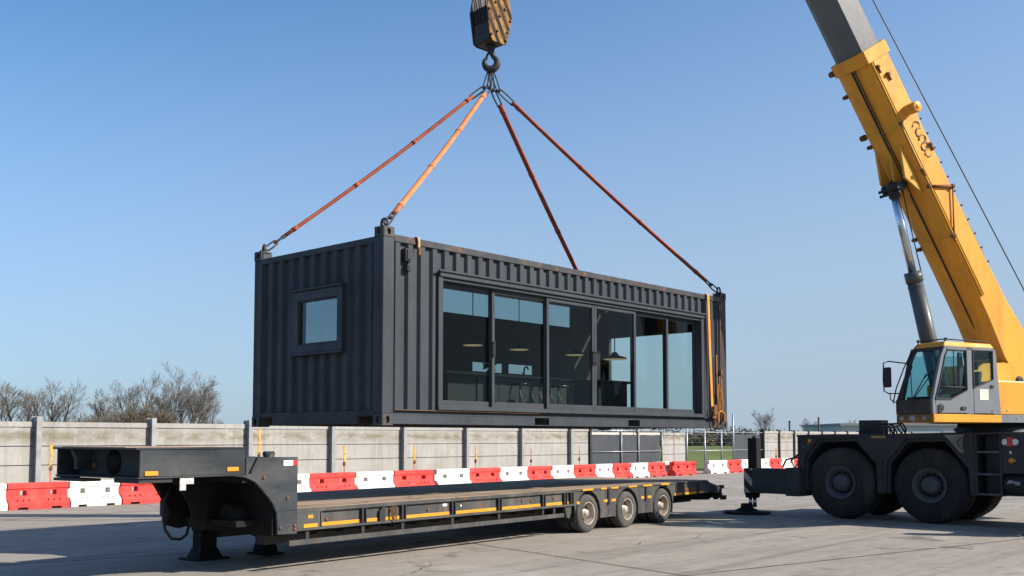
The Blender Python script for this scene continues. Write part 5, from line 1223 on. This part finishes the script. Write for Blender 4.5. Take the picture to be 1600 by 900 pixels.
def tree_proto(seed, H, stems, maxd, tm, label, name='bare_tree', cat='tree', ang=30, tr=.15):
    rnd = random.Random(seed); gt, gw = G(), G()
    if name == 'bare_tree':
        nl = 3 + stems; hub = Vector((0, 0, H * (.34 if stems == 1 else .12)))
        gt.tube([Vector((0, 0, -.1)), hub * .5 + Vector((rnd.gauss(0, .06), 0, 0)), hub], [tr * 1.15, tr, tr * .85], 7, caps=False)
        for k in range(nl):
            a = 6.28 * k / nl + rnd.uniform(-.5, .5); th = R(rnd.uniform(.55, 1.0) * ang if k else 5)
            d = Vector((math.cos(a) * math.sin(th), math.sin(a) * math.sin(th), math.cos(th)))
            limb(rnd, gt, gw, hub - Vector((0, 0, rnd.uniform(0, .12) * H * (stems == 1))), d, (H - hub.z) * rnd.uniform(.72, .98) , tr * rnd.uniform(.5, .75), 0)
    else:
        for s_ in range(stems):
            a = 6.28 * s_ / stems + rnd.uniform(-.4, .4); k = rnd.uniform(.12, .45)
            grow(rnd, gt, gw, Vector((math.cos(a) * .2, math.sin(a) * .2, -.05)), Vector((math.cos(a) * k, math.sin(a) * k, 1)).normalized(), H * .13, tr * .75, 0, maxd, ang)
    top = max(v.z for v in gw.v); k = H / top
    gt.v = [v * k for v in gt.v]; gw.v = [v * k for v in gw.v]
    r = empty(name, (0, 0, 0), 0, label, cat); gt.build('trunk', 'bark', r); gw.build('crown', tm, r); return r
def px2x(px, Y): return (px - 800) / 1600 * Y
def hz(py, Y): return 1.8 + (684.5 - py) / 1600 * Y
protos = {}
TR = [('a', 3, 1, 6, 'twig'), ('b', 8, 2, 6, 'twig'), ('c', 15, 2, 6, 'twig'), ('d', 21, 1, 6, 'twig'), ('e', 33, 5, 5, 'brush')]
def put(kind, px, py, Y, label, wide=1., name='bare_tree', cat='tree', group='bare trees beyond the wall', rz=0.):
    H = hz(py, Y) * (1.09 if name == 'bare_tree' else 1.0)
    if kind not in protos:
        kk = next(t for t in TR if t[0] == kind); protos[kind] = (tree_proto(kk[1], 8.0, kk[2], kk[3], kk[4], label, name, cat, {'a': 40, 'b': 36, 'c': 26, 'd': 44, 'e': 42}[kind], .17 if kind != 'e' else .07), 8.0); r = protos[kind][0]
    else: r = copy_tree(protos[kind][0]); r.name = name
    r.location = (px2x(px, Y), Y, -.02); r.scale = (H / 8 * wide, H / 8 * wide, H / 8); r.rotation_euler[2] = rz
    tag(r, label, cat, group); return r
put('a', 1, 602, 100, 'bare tree cut by the left picture edge', 1.05, rz=1)
put('b', 33, 600, 105, 'bare round-crowned tree just right of the one at the picture edge', 1.1, rz=.3)
put('b', 83, 600, 102, 'bare spreading tree standing free between the left wall posts', 1.25, rz=2)
put('a', 163, 613, 110, 'thin bare tree left of the brown thicket', .9, rz=2.2)
put('b', 213, 588, 112, 'bare tree rising out of the brown thicket', .9, rz=3)
put('c', 262, 584, 110, 'bare forked tree in the left half of the tall clump', .9, rz=.6)
put('c', 287, 572, 108, 'tallest bare tree, in the middle of the clump left of the container', 1.05, rz=2.6)
put('d', 304, 596, 112, 'bare tree leaning out of the tall clump on its right', .95, rz=4)
put('b', 322, 613, 115, 'small pale bare tree at the right end of the clump', .7, rz=5)
put('d', 1195, 641, 190, 'lone bare tree on the horizon right of the container', 1.05, rz=1.3)
put('a', 1262, 656, 230, 'small distant bare tree above the crane carrier front', 1.2, rz=1.3)
put('a', 1332, 658, 240, 'distant bare tree beside the dark box on the crane deck', 1.3, rz=3.3)
BU = [(60, 648, 100, 1.4, 'low brown brush below the round-crowned bare tree'), (137, 637, 98, .9, 'olive brown bush above the wall left of the thin tree'), (184, 634, 104, 1.1, 'brown thicket bush at the left end of the thicket'), (210, 628, 103, 1.0, 'brown thicket bush in the left half of the thicket'), (230, 616, 104, .8, 'tall dense brown bush in the middle of the thicket'), (252, 633, 106, 1.0, 'brown thicket bush at the right end of the thicket'), (326, 648, 108, 1.0, 'low pale brush at the right foot of the clump')]
for i, (px, py, Y, wd, lab) in enumerate(BU): put('e', px, py, Y, lab, wd * 1.15, 'bare_bush', 'bush', 'brown bushes beyond the wall', i * 1.7)
# far hedge of the field: one countless mass
g = G(); rnd = random.Random(77)
for b in range(170):
    bx, by = rnd.uniform(6, 108), 238 + rnd.uniform(-5, 6); br, bh = rnd.uniform(1.8, 3.6), rnd.uniform(2.2, 4.8)
    for k in range(210):
        while True:
            u_ = Vector((rnd.uniform(-1, 1), rnd.uniform(-1, 1), rnd.uniform(0, 1)))
            if u_.length < 1: break
        c = Vector((bx + u_.x * br, by + u_.y * br, u_.z * bh)); s_ = rnd.uniform(.18, .42)
        u = Vector((rnd.gauss(0, 1), rnd.gauss(0, 1), rnd.gauss(0, 1))).normalized() * s_; v = u.cross(Vector((rnd.gauss(0, 1), rnd.gauss(0, 1), rnd.gauss(0, 1)))).normalized() * s_ * .7
        g.add([c - u, c - v * .6, c + u * .8, c + v], [(0, 1, 2, 3)], 0 if rnd.random() < .6 else 1)
tag(g.build('hedge', ['brush', 'olive']), 'distant brown and olive hedge at the far edge of the green field', 'hedge', None, 'stuff')
